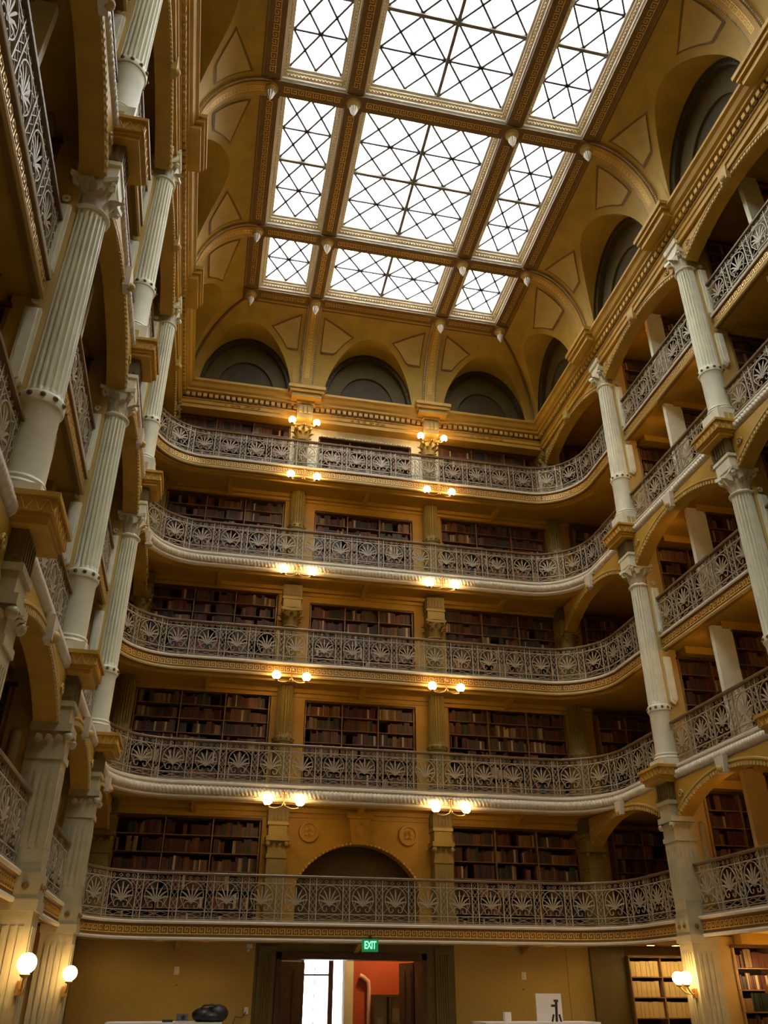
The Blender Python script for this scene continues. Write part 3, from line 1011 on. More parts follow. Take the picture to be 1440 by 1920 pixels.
ZLO, ZHI = 5.43, 10.74
def lower_column(label, loc, rz, group, side=True):
    t = thing('fluted_column', label, 'column', loc, rz, group, 'thing')
    column_mesh_parts(t, .17, .236, 1.187, 3.894)
    za = 3.894 + .50
    mb = MB().box(-.22, .24, -.22, .22, za, za + .26).box(-.22, .26, -.25, .25, za + .22, za + .28)
    mb.build('architrave', 'sage', t)
    mb = MB().box(-.22, .25, -.23, .23, za + .28, 5.0)
    for k in range(5):
        mb.box(.25, .262, -.19 + .08 * k, -.15 + .08 * k, za + .32, 4.97)
        for sv in (-1, 1):
            mb.box(-.16 + .08 * k, -.12 + .08 * k, sv * .236 - .006, sv * .236 + .006, za + .32, 4.97)
    mb.build('frieze', 'olive', t)
    if side:
        block_parts(t, 5.0, ZHI - ZLO)
        pier_parts(t, 0.0, ZHI - ZLO - .1, BZ[2] - ZLO, 1.187, 3.85)
    return t
def upper_column(label, loc, rz, group, side=True):
    t = thing('fluted_column', label, 'column', loc, rz, group, 'thing')
    column_mesh_parts(t, .40, .518, 1.423, 4.153)
    za = 4.153 + .50
    MB().box(-.2, .2, -.2, .2, za, za + .2).box(-.22, .24, -.23, .23, za + .2, 4.98).build('impost', 'sage', t)
    if side:
        MB().box(-.22, .22, -.21, .21, 4.98, 5.32).build('frieze', 'olive', t)
        pier_parts(t, 0.0, 5.0, BZ[4] - ZHI, 1.423, 4.12)
    return t
def low_pier(label, loc, rz, group, side=True):
    t = thing('square_pier', label, 'pier', loc, rz, group, 'thing')
    z0, z1 = 2.52, 5.43
    MB().box(-.2, .24, -.2, .2, z0 + .32, 4.12).build('shaft', 'sage', t)
    mb = MB()
    for k in range(4):
        mb.box(.24, .252, -.13 + .075 * k, -.095 + .075 * k, z0 + .55, 3.95)
    for sv in (-1, 1):
        for k in range(4):
            mb.box(-.12 + .085 * k, -.08 + .085 * k, sv * .2 - .012, sv * .2 + .012, z0 + .55, 3.95)
    mb.build('reeding', 'sage', t)
    b = MB().box(-.2, .27, -.23, .23, z0, z0 + .28).box(-.2, .25, -.21, .21, z0 + .28, z0 + .36).build('base', 'sage', t)
    for sv in (-.09, .09):
        o = put('rosette', ros, b, (.27, sv, z0 + .14), 0, (1.4, 1.4, 1.4)); o.rotation_euler = (0, PI / 2, 0)
        for w in (-1, 1):
            o = put('rosette', ros, b, (.03 + sv, w * .23, z0 + .14), 0, (1.4, 1.4, 1.4)); o.rotation_euler = (PI / 2 * -w, 0, 0)
    c = MB().box(-.2, .26, -.22, .22, 4.08, 4.16).box(-.2, .24, -.2, .2, 4.16, 4.42).box(-.2, .29, -.25, .25, 4.42, 4.52).build('capital', 'sage', t)
    for sv in (-1, 1):
        MB().sphere((.26, sv * .2, 4.36), .06, 10, 6).build('volute', 'sage', c, smooth=1.)
    for k in range(3):
        put('acanthus_leaf', leaf_lo, c, (.21, -.12 + .12 * k, 4.16), 0)
        for w in (-1, 1):
            put('acanthus_leaf', leaf_lo, c, (-.08 + .12 * k, w * .17, 4.16), w * PI / 2)
    mb = MB().box(-.2, .24, -.2, .2, 4.52, 4.78).box(-.2, .27, -.23, .23, 4.74, 4.81)
    mb.build('architrave', 'sage', t)
    mb = MB().box(-.2, .24, -.22, .22, 4.81, z1 - .29)
    for k in range(5):
        mb.box(.24, .252, -.18 + .08 * k, -.14 + .08 * k, 4.85, z1 - .33)
        for sv in (-1, 1):
            mb.box(-.16 + .08 * k, -.12 + .08 * k, sv * .226 - .006, sv * .226 + .006, 4.85, z1 - .33)
    mb.build('frieze', 'olive', t)
    if side:
        block_parts(t, z1 - .29, z1)
        MB().box(-.56, -.2, -.18, .18, z0, z1).build('pier', 'ochre_pale', t)
        for sv in (-1, 1):
            MB().lathe([(.005, 2.95), (.07, 3.02), (.07, 4.4), (.005, 4.46)], 12, -.36, sv * .17).build('colonnette', 'sage', t, smooth=.7)
    return t
def ground_pier(label, loc, rz, group):
    t = thing('square_pier', label, 'pier', loc, rz, group, 'thing')
    MB().box(-.22, .26, -.22, .22, .3, 2.40).build('shaft', 'sage', t)
    MB().box(-.26, .30, -.26, .26, 0, .3).build('base', 'sage', t)
    MB().box(-.24, .29, -.25, .25, 2.40, 2.52).build('capital', 'sage', t)
    mb = MB()
    for k in range(4):
        mb.box(.26, .272, -.14 + .08 * k, -.1 + .08 * k, .5, 2.25)
    for sv in (-1, 1):
        for k in range(4):
            mb.box(-.13 + .09 * k, -.08 + .09 * k, sv * .22 - .012, sv * .22 + .012, .5, 2.25)
    mb.build('reeding', 'sage', t)
    MB().box(-.56, -.22, -.18, .18, 0, 2.5).build('pier', 'ochre_pale', t)
    return t

protos = {}
_sage = M['sage']
M['sage_pier'] = mat('browner_sage_paint', (.44, .395, .235), .5, var=.12, scale=4)  # darker, browner sage for the square piers
for s in (1, -1):
    rz = PI if s > 0 else 0
    for i, y in enumerate(YS):
        sd = SIDE[s] + ' side'
        for kind, fn, z, lab, grp in (
                ('lo', lower_column, ZLO, 'grey-green fluted column rising from the second gallery, ' + sd + ', ' + ROW[i], 'columns of the lower order'),
                ('hi', upper_column, ZHI, 'grey-green fluted column of the top order, ' + sd + ', ' + ROW[i], 'columns of the upper order'),
                ('p1', low_pier, 0, 'square reeded pier standing on the first gallery, ' + sd + ', ' + ROW[i], 'square piers of the first gallery'),
                ('p0', ground_pier, 0, 'square reeded pier on the ground floor, ' + sd + ', ' + ROW[i], 'square piers on the ground floor')):
            if kind in protos:
                clone(protos[kind], lab, (s * CX, y, z), rz)
            else:
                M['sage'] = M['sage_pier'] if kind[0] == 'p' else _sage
                protos[kind] = fn(lab, (s * CX, y, z), rz, grp)
                M['sage'] = _sage
# end wall columns: local +x faces the hall, so rotate to -y; their darker colour has the galleries' shade painted in
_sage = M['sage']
M['sage'] = mat('shaded_sage_paint', (.25, .185, .04), .5, var=.12, scale=4)
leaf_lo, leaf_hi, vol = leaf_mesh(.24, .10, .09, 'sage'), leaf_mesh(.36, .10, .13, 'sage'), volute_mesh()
EN = {-CX: 'in the left corner', -AX: 'left of the middle bookcases', AX: 'right of the middle bookcases', CX: 'in the right corner'}
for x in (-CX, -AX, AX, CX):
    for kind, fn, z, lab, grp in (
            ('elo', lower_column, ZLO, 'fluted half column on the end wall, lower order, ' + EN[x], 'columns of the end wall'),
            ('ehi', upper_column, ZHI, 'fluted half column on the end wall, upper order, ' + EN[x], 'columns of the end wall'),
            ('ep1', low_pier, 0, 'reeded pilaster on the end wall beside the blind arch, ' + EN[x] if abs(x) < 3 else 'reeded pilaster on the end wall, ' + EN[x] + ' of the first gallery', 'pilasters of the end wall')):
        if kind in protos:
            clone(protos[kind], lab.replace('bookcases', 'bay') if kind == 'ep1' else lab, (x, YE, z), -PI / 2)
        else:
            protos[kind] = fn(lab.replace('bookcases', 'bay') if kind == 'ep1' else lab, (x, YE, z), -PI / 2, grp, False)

M['sage'] = _sage

# ------------------------------------------------------------------ railings
def panel_mesh(W=.68, H=.80):
    mb = MB()
    def wire(pts, r=.0085, n=4):
        mb.tube([(x, 0, z) for x, z in pts], r, n, 1.2, cap=False)
    x0, xm, x1 = -W / 2, -W / 2 + .135, W / 2
    for x in (x0, xm):
        wire([(x, 0), (x, H)], .016)
    wire([(x0, .045), (x1, .045)], .009)
    wire([(x0, .15), (x1, .15)], .013)
    wire([(x0, .69), (x1, .69)], .013)
    # narrow strip: chain of lozenges
    c = (x0 + xm) / 2
    for k in range(4):
        z = .17 + .13 * k
        wire([(c, z), (c + .05, z + .06), (c, z + .125), (c - .05, z + .06), (c, z)], .008)
    wire([(c - .03, .06), (c + .03, .14)], .007); wire([(c + .03, .06), (c - .03, .14)], .007)
    wire([(c, .70), (c + .03, .745), (c, .79), (c - .03, .745), (c, .70)], .007)
    # wide field: palmette in a horseshoe
    c = (xm + x1) / 2
    w = (x1 - xm) / 2
    hs = []
    for i in range(21):
        a = -PI * .62 + PI * 2 * .81 * i / 20 + PI / 2 - PI * .19
        hs.append((c + w * .80 * math.cos(a), .43 + .235 * math.sin(a)))
    hs = [(c + w * .80 * math.sin(b), .44 + .235 * math.cos(b)) for b in [(-1 + 2 * i / 20) * PI * .80 for i in range(21)]]
    wire(hs, .0105)
    for k in range(-3, 4):
        a = k * .36
        L = .345 - .028 * abs(k)
        bend = .5 * a
        pts = [(c + L * q * math.sin(a * .55 + bend * q), .29 + L * q * math.cos(a * .55 + bend * q)) for q in (0, .35, .7, 1.)]
        mb.tube([(x, 0, z) for x, z in pts], [.008, .016, .022, .010], 4, .7, cap=False)
    for sg in (-1, 1):
        sp = []
        for i in range(16):
            a = PI / 2 + i / 15 * 3.4 * PI / 2
            r = .075 * (1 - i / 22)
            sp.append((c + sg * (.085 + r * math.cos(a) * -1), .245 + r * math.sin(a) * 1))
        wire([(c, .34), (c + sg * .03, .32)] + sp, .010)
        wire([(c, .33), (c + sg * .10, .40), (c + sg * .16, .36), (c + sg * .155, .31)], .009)
        # diagonals in the corners of the field
        wire([(c + sg * w, .69), (c + sg * w * .45, .60)], .007)
        wire([(c + sg * w * .55, .69), (c + sg * w, .56)], .007)
        wire([(c + sg * w, .16), (c + sg * w * .62, .27)], .007)
        # eyes in the bottom strip, beads in the top strip
        wire([(c, .10), (c + sg * w * .45, .14), (c + sg * w * .9, .10), (c + sg * w * .45, .06), (c, .10)], .007)
        for k in range(2):
            q = c + sg * w * (.25 + .5 * k)
            wire([(q - .035, .745), (q, .775), (q + .035, .745), (q, .715), (q - .035, .745)], .007)
    return mb.mesh('panel', 'iron')
PANEL = panel_mesh()

def railing(label, pts, z, group):
    pth = Path(pts)
    t = thing('gallery_railing', label, 'railing', (0, 0, 0), 0, group)
    H = .80
    MB().sweep(pts, [(-.035, z + H + .05), (.035, z + H + .05), (.045, z + H + .03), (.04, z + H), (-.04, z + H), (-.045, z + H + .03)], True).build('handrail', 'rail', t)
    MB().sweep(pts, [(-.02, z + .02), (.02, z + .02), (.02, z - .02), (-.02, z - .02)], True).build('bottom_rail', 'iron', t)
    n = max(1, round(pth.len / .68))
    u = pth.len / n
    for i in range(n):
        p, _ = pth.at(u * (i + .5))
        a, _ = pth.at(u * i)
        b, _ = pth.at(u * (i + 1))
        d = b - a
        o = put('panel', PANEL, t, ((a.x + b.x) / 2, (a.y + b.y) / 2, z), math.atan2(d.y, d.x))
        o.scale = (d.length / .68, 1, 1)
    return t
GN = ['first gallery', 'second gallery', 'third gallery', 'fourth gallery', 'fifth gallery']
for g in range(5):
    is_rope = g in (1, 3)
    xs = EDGE[g] + (.10 if is_rope else .03)
    z = BZ[g] + .20
    for sd, i, pts in stretches(xs):
        if sd == 'end':
            r = RADIUS - .0
            back = [(xs, YS[0] + .22)] + arc(xs - r, YB + .03 - r, r, 0, PI / 2, 12) + arc(-xs + r, YB + .03 - r, r, PI / 2, PI, 12) + [(-xs, YS[0] + .22)]
            railing('curved cast-iron palmette railing across the end wall on the ' + GN[g], back, z, 'railings across the end wall')
        elif i <= 1 or (i == 2 and sd == 'left'):
            bay = ['second bay from the end wall', 'third bay from the end wall', 'fourth bay from the end wall'][i]
            railing('cast-iron palmette railing on the ' + GN[g] + ', ' + sd + ' side, ' + bay, pts, z, 'railings of the side galleries')

# ------------------------------------------------------------------ bookcases and books
PAL = [(.16, .035, .022), (.11, .030, .020), (.20, .075, .030), (.24, .115, .045), (.085, .045, .025), (.055, .030, .022), (.045, .060, .035),
       (.030, .045, .035), (.035, .032, .040), (.30, .19, .085), (.42, .32, .18), (.14, .055, .030), (.075, .022, .020), (.10, .070, .035)]
WGT = [10, 10, 8, 5, 9, 9, 3, 3, 3, 4, 2, 9, 8, 5]
BOOKC = ['red', 'maroon', 'tan brown', 'tan', 'brown', 'dark brown', 'olive green', 'dark green', 'slate', 'buff', 'cream', 'russet', 'oxblood', 'umber']
books_mb = MB()
single_books = []                # (label, x0, x1, yfront, depth, z0, h, colour index)
# shelf cells (case, bay, shelf) whose books are objects of their own: those that show largest
SINGLE = {('r11', 0, 5), ('r11', 0, 6), ('r12', 0, 5), ('r12', 0, 6), ('e10', 0, 3), ('e10', 0, 4), ('e10', 1, 4), ('e10', 2, 4), ('e10', 1, 5),
          ('r11', 0, 4), ('e10', 2, 5), ('r10', 0, 6), ('r13', 0, 6), ('e12', 0, 4)}
ORDN = ['first', 'second', 'third', 'fourth', 'fifth', 'sixth', 'seventh', 'eighth', 'ninth', 'tenth', 'eleventh', 'twelfth', 'thirteenth', 'fourteenth', 'fifteenth', 'sixteenth',
        'seventeenth', 'eighteenth', 'nineteenth', 'twentieth', 'twenty-first', 'twenty-second', 'twenty-third', 'twenty-fourth', 'twenty-fifth', 'twenty-sixth', 'twenty-seventh',
        'twenty-eighth', 'twenty-ninth', 'thirtieth', 'thirty-first', 'thirty-second', 'thirty-third', 'thirty-fourth', 'thirty-fifth', 'thirty-sixth']
CASEN = {'r10': 'ground-floor case behind last right pier', 'r11': 'first-gallery case behind last right pier', 'r12': 'second-gallery case behind last right column',
         'r13': 'third-gallery case behind last right column', 'e10': 'first-gallery case left of arch', 'e12': 'first-gallery case right of arch'}

def fill_cell(key, x0, x1, yf, z, hclear, dep, where, style=None):
    n_before = len(single_books)
    r = random.Random(hash_key(key))
    x = x0 + r.uniform(0, .03)
    run, ci, hh, ww = 0, 0, .25, .04
    while x < x1 - .02:
        if run <= 0:
            run = r.choice((1, 1, 1, 2, 2, 3, 4, 7))
            ci = r.choices(range(len(PAL)), WGT)[0]
            hh = min(hclear - .02, r.uniform(.19, .30))
            ww = r.uniform(.02, .055)
            if r.random() < .05:
                x += r.uniform(.05, .22)
                run = 0
                continue
        run -= 1
        w = ww * r.uniform(.93, 1.07)
        if x + w > x1: break
        h = min(hclear - .012, hh * r.uniform(.98, 1.02))
        dy = r.uniform(.0, .025)
        k = r.uniform(.35, 1.15)
        col = tuple(c * k for c in PAL[ci])
        if r.random() < .035: col = (.5, .42, .27)
        if key in SINGLE:
            single_books.append((key, len(single_books) - n_before, x, x + w * .96, yf + .03 + dy, dep, z, h, ci))
        else:
            a, b, y0, y1 = x, x + w * .96, yf + .03 + dy, yf + .03 + dep
            books_mb.add([(a, y0, z), (b, y0, z), (b, y0, z + h), (a, y0, z + h), (a, y1, z), (b, y1, z), (b, y1, z + h), (a, y1, z + h)],
                         [(0, 1, 2, 3), (3, 2, 6, 7), (1, 5, 6, 2), (4, 0, 3, 7)], col)
        x += w

def hash_key(k):
    h = 17
    for c in str(k):
        h = (h * 131 + ord(c)) % 2147483647
    return h

def bookcase(key, label, x0, x1, yf, z0, z1, depth, nb, group, where, pitch=.335, fill=True, post=None, boxes=False):
    t = thing('bookcase', label, 'bookcase', ((x0 + x1) / 2, yf + depth / 2, z0), 0, group)
    ox, oy = (x0 + x1) / 2, yf + depth / 2
    def bp(nm, m, a, b, c, d, e, f):
        return boxpart(nm, m, t, a - ox, b - ox, c - oy, d - oy, e - z0, f - z0)
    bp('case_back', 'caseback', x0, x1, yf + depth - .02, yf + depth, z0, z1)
    ut = .028
    xs = [x0 + (x1 - x0 - ut) * i / nb for i in range(nb + 1)]
    for x in xs:
        bp('upright', 'shelf', x, x + ut, yf, yf + depth - .02, z0, z1)
    ns = max(2, round((z1 - z0 - .06) / pitch))
    p = (z1 - z0 - .06) / ns
    for j in range(ns + 1):
        for i in range(nb):
            bp('shelf', 'shelf', xs[i] + ut, xs[i + 1], yf + .008, yf + depth - .02, z0 + .03 + p * j - .009, z0 + .03 + p * j + .009)
    bp('case_cornice', 'wood', x0 - .03, x1 + .03, yf - .04, yf, z1 - .045, z1)
    if post:
        a, b, m = post
        bp('end_post', m, a, b, yf - .04, yf + .06, z0, z1 + .06)
    for j in range(ns):
        for i in range(nb):
            if fill:
                fill_cell((key, i, j), xs[i] + ut + .004, xs[i + 1] - .004, yf, z0 + .042 + p * j, p - .024, depth - .1, where)
    return t, xs, p, ut

ZF = lambda lv: 0.0 if lv == 0 else BZ[lv - 1] + .1
# end wall
for lv in range(1, 6):
    for k, (x0, x1, w) in enumerate(((-5.23, -2.17, 'left of the two middle columns'), (-1.33, 1.33, 'between the two middle columns'), (2.17, 5.23, 'right of the two middle columns'))):
        if lv == 1 and k == 1: continue
        top = CASE_TOP_SIDE[lv] if k != 1 else CASE_TOP_MID[lv]
        bookcase('e%d%d' % (lv, k), 'bookcase in the end wall on the %s, %s' % (LEVEL[lv], w), x0, x1, YF + .06, ZF(lv), top, .38, 3, 'bookcases of the end wall', 'end')
# scalloped valance over the middle case of the fifth gallery
mb = MB()
for i in range(34):
    x = -1.3 + 2.6 * (i + .5) / 34
    mb.lathe([(.036, 0), (.036, .05)], 8, x, YF - .03)
for v in range(len(mb.v)):
    mb.v[v] = (mb.v[v][0], mb.v[v][1], mb.v[v][2] + 15.27)
tag(mb.build('scalloped_valance', 'white'), 'cream scalloped valance over the middle bookcase of the fifth gallery', 'valance')

# side alcoves: cases stand across the galleries, facing the viewer
MIDY = [(a + b) / 2 + .62 for a, b in zip(YS, YS[1:])]
PART = [(YE, 'in the corner by the end wall', 0)] + sorted([(y, None, 1) for y in YS] + [(y, None, 2) for y in MIDY], key=lambda q: -q[0])
for s in (1, -1):
    for pi_, (y, lab, typ) in enumerate(PART):
        if s > 0 and y < 9.0: continue
        if y < 4.5: continue
        for lv in range(6):
            z0 = ZF(lv)
            top = (BZ[lv] - .27) if lv < 5 else 15.86
            xa, xb_ = (6.02, 8.2)
            if typ == 0: xa, top, yf = 5.97, top - .02, YE - .1
            else: yf = y - (.40 if typ == 2 else .20)
            if typ == 1: xa = 5.93
            post = None
            if typ == 2:
                post = (5.78, 6.20, 'sage' if lv > 1 else 'ochre_pale')
                xa = 6.20
            if s < 0:
                xa, xb_ = -xb_, -xa
                if post: post = (-post[1], -post[0], post[2])
            num = ['in the corner by the end wall', 'first out from the end wall', 'second out from the end wall', 'third out from the end wall', 'fourth out from the end wall', 'fifth out from the end wall', 'sixth out from the end wall'][pi_]
            key = '%s%d%d' % ('r' if s > 0 else 'l', pi_, lv)
            isbox = typ == 0 and lv == 0 and s > 0
            t, xs, p, ut = bookcase(key, 'bookcase across the %s side, %s, %s' % (SIDE[s], LEVEL[lv], num), xa, xb_, yf, z0, top, .40, 3 if not isbox else 3,
                     'bookcases across the side galleries', SIDE[s], fill=not isbox, post=post, pitch=.335 if not isbox else .36)
            if isbox:
                r = random.Random(5)
                ns = round((top - z0 - .06) / .36)
                ON = ['first', 'second', 'third', 'fourth', 'fifth', 'sixth', 'seventh', 'eighth', 'ninth', 'tenth', 'eleventh', 'twelfth', 'thirteenth', 'fourteenth', 'fifteenth', 'sixteenth', 'seventeenth', 'eighteenth', 'nineteenth', 'twentieth', 'twenty-first', 'twenty-second', 'twenty-third', 'twenty-fourth']
                for j in range(3, ns):
                    k = 0
                    for i in range(2):
                        x = xs[i] + ut + .01
                        while True:
                            w = r.choice((.085, .10, .12, .13))
                            if x + w > xs[i + 1] - .005: break
                            h = min(p - .04, .29 * r.uniform(.97, 1.03))
                            zb = z0 + .042 + p * j
                            tt = thing('archive_box', 'manila archive box, %s from the left on the %s lamplit corner shelf' % (ON[k], ['top', 'second', 'third', 'fourth', 'fifth'][ns - 1 - j]), 'box', (x + w / 2, yf + .16, zb), 0, 'manila archive boxes')
                            boxpart('box_body', 'carton', tt, -w / 2 + .003, w / 2 - .003, -.12, .12, 0, h)
                            boxpart('box_lid', 'carton', tt, -w / 2 + .001, w / 2 - .001, -.123, .12, h - .03, h)
                            x += w
                            k += 1
bo = tag(books_mb.build('books', 'books'), 'rows of old leather-bound books filling the far shelves', 'books', kind='stuff')

# single books on the shelves that show largest
book_mats = [mat('binding_' + BOOKC[i].replace(' ', '_'), tuple(c * .8 for c in PAL[i]), .5, var=.2, scale=30) for i in range(len(PAL))]
_bm = {}
for key, nth, x0, x1, y0, dep, z, h, ci in single_books:
    wq, hq = max(.02, round((x1 - x0) / .006) * .006), round(h / .01) * .01
    k = (wq, hq, ci)
    if k not in _bm:
        m = MB().box(-wq / 2, wq / 2, 0, dep - .03, 0, hq)
        for q in (.12, .3, .7, .88):
            m.box(-wq / 2 - .001, wq / 2 + .001, -.004, .01, hq * q, hq * q + .008)
        _bm[k] = m.mesh('book', book_mats[ci])
    o = put('book', _bm[k], None, ((x0 + x1) / 2, y0, z))
    bay = ['left third, ', 'middle third, ', 'right third, '][key[1]] if key[0][0] == 'e' else ''
    tag(o, '%s book, %s from left, %s shelf up, %s%s' % (BOOKC[ci], ORDN[nth], ORDN[key[2]], bay, CASEN[key[0]]), 'book', 'books of the ' + CASEN[key[0]])

# ------------------------------------------------------------------ lamps
globe_m = MB().sphere((0, 0, 0), .10, 14, 10).mesh('globe', 'globe', 1.)
def s_arm(p0, p1, dip):
    pts = []
    for i in range(11):
        q = i / 10
        pts.append((p0[0] + (p1[0] - p0[0]) * q, p0[1] + (p1[1] - p0[1]) * q, p0[2] + (p1[2] - p0[2]) * q - dip * math.sin(PI * q)))
    return pts
def twin_lamp(x, y, z, label, hang=.18):
    """z = height of the globes; bracket fixed above to the gallery edge"""
    t = thing('wall_lamp', label, 'lamp', (x, y, z), 0, 'twin-globe lamps on the end wall')
    MB().tube([(0, .0, hang), (0, -.02, -.08)], .012, 8).build('stem', 'brass', t, smooth=1.)
    MB().sphere((0, .0, hang), .045, 10, 6).build('bracket', 'brass', t, smooth=1.)
    MB().sphere((0, -.02, -.08), .04, 10, 6).build('hub', 'brass', t, smooth=1.)
    for sx in (-1, 1):
        a = MB().tube(s_arm((0, -.02, -.08), (sx * .34, -.04, -.12), .05), .011, 6).build('arm', 'brass', t, smooth=1.)
        MB().lathe([(.012, -.13), (.045, -.115), (.05, -.1), (.035, -.09)], 12, sx * .34, -.04).build('cup', 'brass', a, smooth=.8)
        put('globe', globe_m, t, (sx * .34, -.04, 0))
    return t
for g in range(1, 5):
    for s in (-1, 1):
        twin_lamp(s * 1.81, YB - .14, BZ[g] - .18, 'twin-globe brass lamp hanging off the %s edge, %s of the middle bay' % (GN[g], SIDE[s]))
for s in (-1, 1):
    twin_lamp(s * 1.83, YE - .42, 15.33, 'twin-globe brass lamp on the frieze above the top gallery, %s of the middle bay' % SIDE[s], hang=-.1)
def sconce(x, y, z, dx, dy, label, n=1):
    t = thing('wall_sconce', label, 'lamp', (x, y, z), 0, 'globe sconces of the ground floor')
    MB().box(-.04, .04, -.04, .04, -.3, -.16).build('back_plate', 'brass', t)
    for k in range(n):
        ox = -.0 if n == 1 else (-.13, .13)[k]
        ex, ey = dx + (ox if abs(dy) > abs(dx) else 0), dy + (ox if abs(dx) >= abs(dy) else 0)
        a = MB().tube(s_arm((0, 0, -.22), (ex, ey, -.13), .06), .014, 6).build('arm', 'brass', t, smooth=1.)
        MB().lathe([(.015, -.14), (.05, -.12), (.055, -.105), (.04, -.09)], 12, ex, ey).build('cup', 'brass', a, smooth=.8)
        put('globe', globe_m, t, (ex, ey, 0))
    return t
sconce(-5.16, YS[0] - .24, 1.86, .06, -.25, 'single-globe brass sconce on the left pier nearest the end wall')
sconce(-5.16, YS[1] - .24, 1.88, .06, -.25, 'single-globe brass sconce on the left pier second from the end wall')
sconce(5.16, YS[0] - .1, 1.86, -.22, -.02, 'twin-globe brass sconce on the right pier nearest the end wall', 2)
sconce(6.3, YS[0] - .5, 1.93, .12, -.12, 'small globe lamp in front of the ground-floor bookcase at the far right')
# bracket lamps on the far side of the last right pier, turned to the corner shelves
M['bulb'] = mat('bare_lit_bulb', (1, .9, .7), .3, var=0, emit=(1.0, .58, .22), estr=160.0)
def shelf_lamps():
    for nm, y in (('behind the last right column', YS[0] + .22), ('behind the grey post of the second right bay', MIDY[0] - .30), ('behind the second right column', YS[1] + .22)):
        for lv in range(5):
            yield nm, y, lv, BZ[lv] - .42, 'under the ' + GN[lv]
        yield nm, y, 5, 15.6, 'over the top gallery'
for nm, y, lv, z, un in shelf_lamps():
    t = thing('shelf_lamp', 'boxed bracket lamp %s %s' % (un, nm), 'lamp', (6.02 if nm.startswith('behind the grey') else 5.82, y, z), 0, 'bracket lamps facing the side shelves')
    boxpart('lamp_hood', 'brown', t, -.10, .10, 0, .2, .06, .15)
    boxpart('arm', 'brass', t, -.02, .02, -.06, .03, .06, .1)
    MB().sphere((0, .10, .0), .045, 10, 6).build('bulb', 'bulb', t, smooth=1.)
for s in (-1, 1):
    for i in (2, 3):
        sconce(s * 5.16, YS[i] - .24, 1.88, -s * .06, -.25, 'single-globe brass sconce on the %s pier %s' % (SIDE[s], ROW[i]))
sconce(5.16, YS[1] - .24, 1.88, -.06, -.25, 'single-globe brass sconce on the right pier second from the end wall')

# unseen downlights added under the first gallery to brighten fabric panels and corner boxes
M['downlight'] = mat('added_lamp_lens', (1, .9, .7), .3, var=0, emit=(1.0, .70, .30), estr=125.0)
for k, x in enumerate((-4.9, -4.0, -3.1, 3.1, 4.0, 4.9, 6.3, 6.9, 7.5)):
    t = thing('added_downlight', 'added round downlight in the soffit along the end wall, %s in the row' % ORDN[k], 'downlight', (x, 18.30 if abs(x) < 5 else 18.45, BZ[0] - .1), 0, 'added downlights under the first gallery')
    MB().lathe([(.10, 0), (.10, -.015), (.085, -.015), (.085, -.002)], 16, caps=False).build('rim', 'brass', t)
    MB().lathe([(.001, -.004), (.085, -.004)], 16, caps=False).build('lens', 'downlight', t)

# ------------------------------------------------------------------ doorway, vestibule, exit sign
door = struct(put('door_1', None), 'dark wooden double door standing open below the exit sign')
mb = MB()
for x0, x1, z0, z1 in ((-1.66, -1.56, 0, 2.34), (1.38, 1.48, 0, 2.34), (-1.66, 1.48, 2.22, 2.34)):
    mb.box(x0, x1, YF - .06, YK + .2, z0, z1)
mb.build('door_frame', 'wood', door)
def leaf_door(px, w, rz, sgn):
    l = put('door_leaf', MB().box(0, sgn * w, -.025, .025, .02, 2.2).mesh('door_leaf', 'wood'), door, (px, YK + .22, 0), rz)
    for k in range(2):
        x0 = sgn * (w * .1 + k * w * .45)
        a, b = sorted((x0, x0 + sgn * w * .35))
        for z0, z1 in ((.2, .95), (1.1, 2.05)):
            boxpart('door_panel', 'wood', l, a, b, -.035, .035, z0, z1)
    boxpart('handle', 'brass', l, sgn * w * .88 - .02, sgn * w * .88 + .02, -.07, .07, 1.0, 1.1)
leaf_door(-1.56, .7, .55, 1)
leaf_door(1.38, .7, -1.35, -1)
VY = 23.4
vest = MB()
vest.box(-3.2, -.62, VY, VY + .2, 0, 3.4).box(.50, 3.4, VY, VY + .2, 0, 3.4).box(-.62, .50, VY, VY + .2, 3.0, 3.4).box(-.62, .50, VY, VY + .2, 0, .3)
o = struct(vest.build('wall_vestibule', 'cream'), 'cream end wall of the passage seen through the doorway')
struct(MB().box(.36, 3.4, 21.6, 21.8, 0, 3.4).build('wall_red', 'red'), 'red painted wall seen through the open doorway')
struct(MB().box(3.2, 3.4, YK + .2, VY, 0, 3.4).build('wall_passage', 'red'))
struct(MB().box(-3.4, -3.2, YK + .2, VY + .2, 0, 3.4).build('wall_passage', 'cream'))
struct(MB().box(-3.4, 3.4, YK + .2, VY + .2, 3.4, 3.5).build('ceiling_vestibule', 'cream'))
struct(MB().box(.15, .36, 21.55, 21.85, 0, 3.4).build('trim_2', 'cream'), 'cream jamb beside the red wall in the passage')
win = struct(put('window_40', None), 'tall bright window at the end of the passage')
mb = MB()
for x0, x1, z0, z1 in ((-.62, -.57, .3, 3.0), (.45, .50, .3, 3.0), (-.62, .50, .3, .36), (-.62, .50, 2.94, 3.0)):
    mb.box(x0, x1, VY - .03, VY + .1, z0, z1)
mb.build('window_frame', 'wood', win)
boxpart('mullion', 'wood', win, .05, .17, VY - .03, VY + .1, .36, 2.94)
boxpart('glazing_bar', 'lead', win, -.30, -.285, VY, VY + .05, .36, 2.94)
boxpart('glazing_bar', 'wood', win, -.57, .05, VY, VY + .05, 2.0, 2.04)
boxpart('pane', 'glass', win, -.57, .05, VY + .05, VY + .058, .36, 2.94)
boxpart('pane', 'glass', win, .17, .45, VY + .05, VY + .058, .36, 2.94)
portal('passage_portal', (-.06, VY + .22, 1.65), (-PI / 2, 0, 0), 1.2, 2.7)
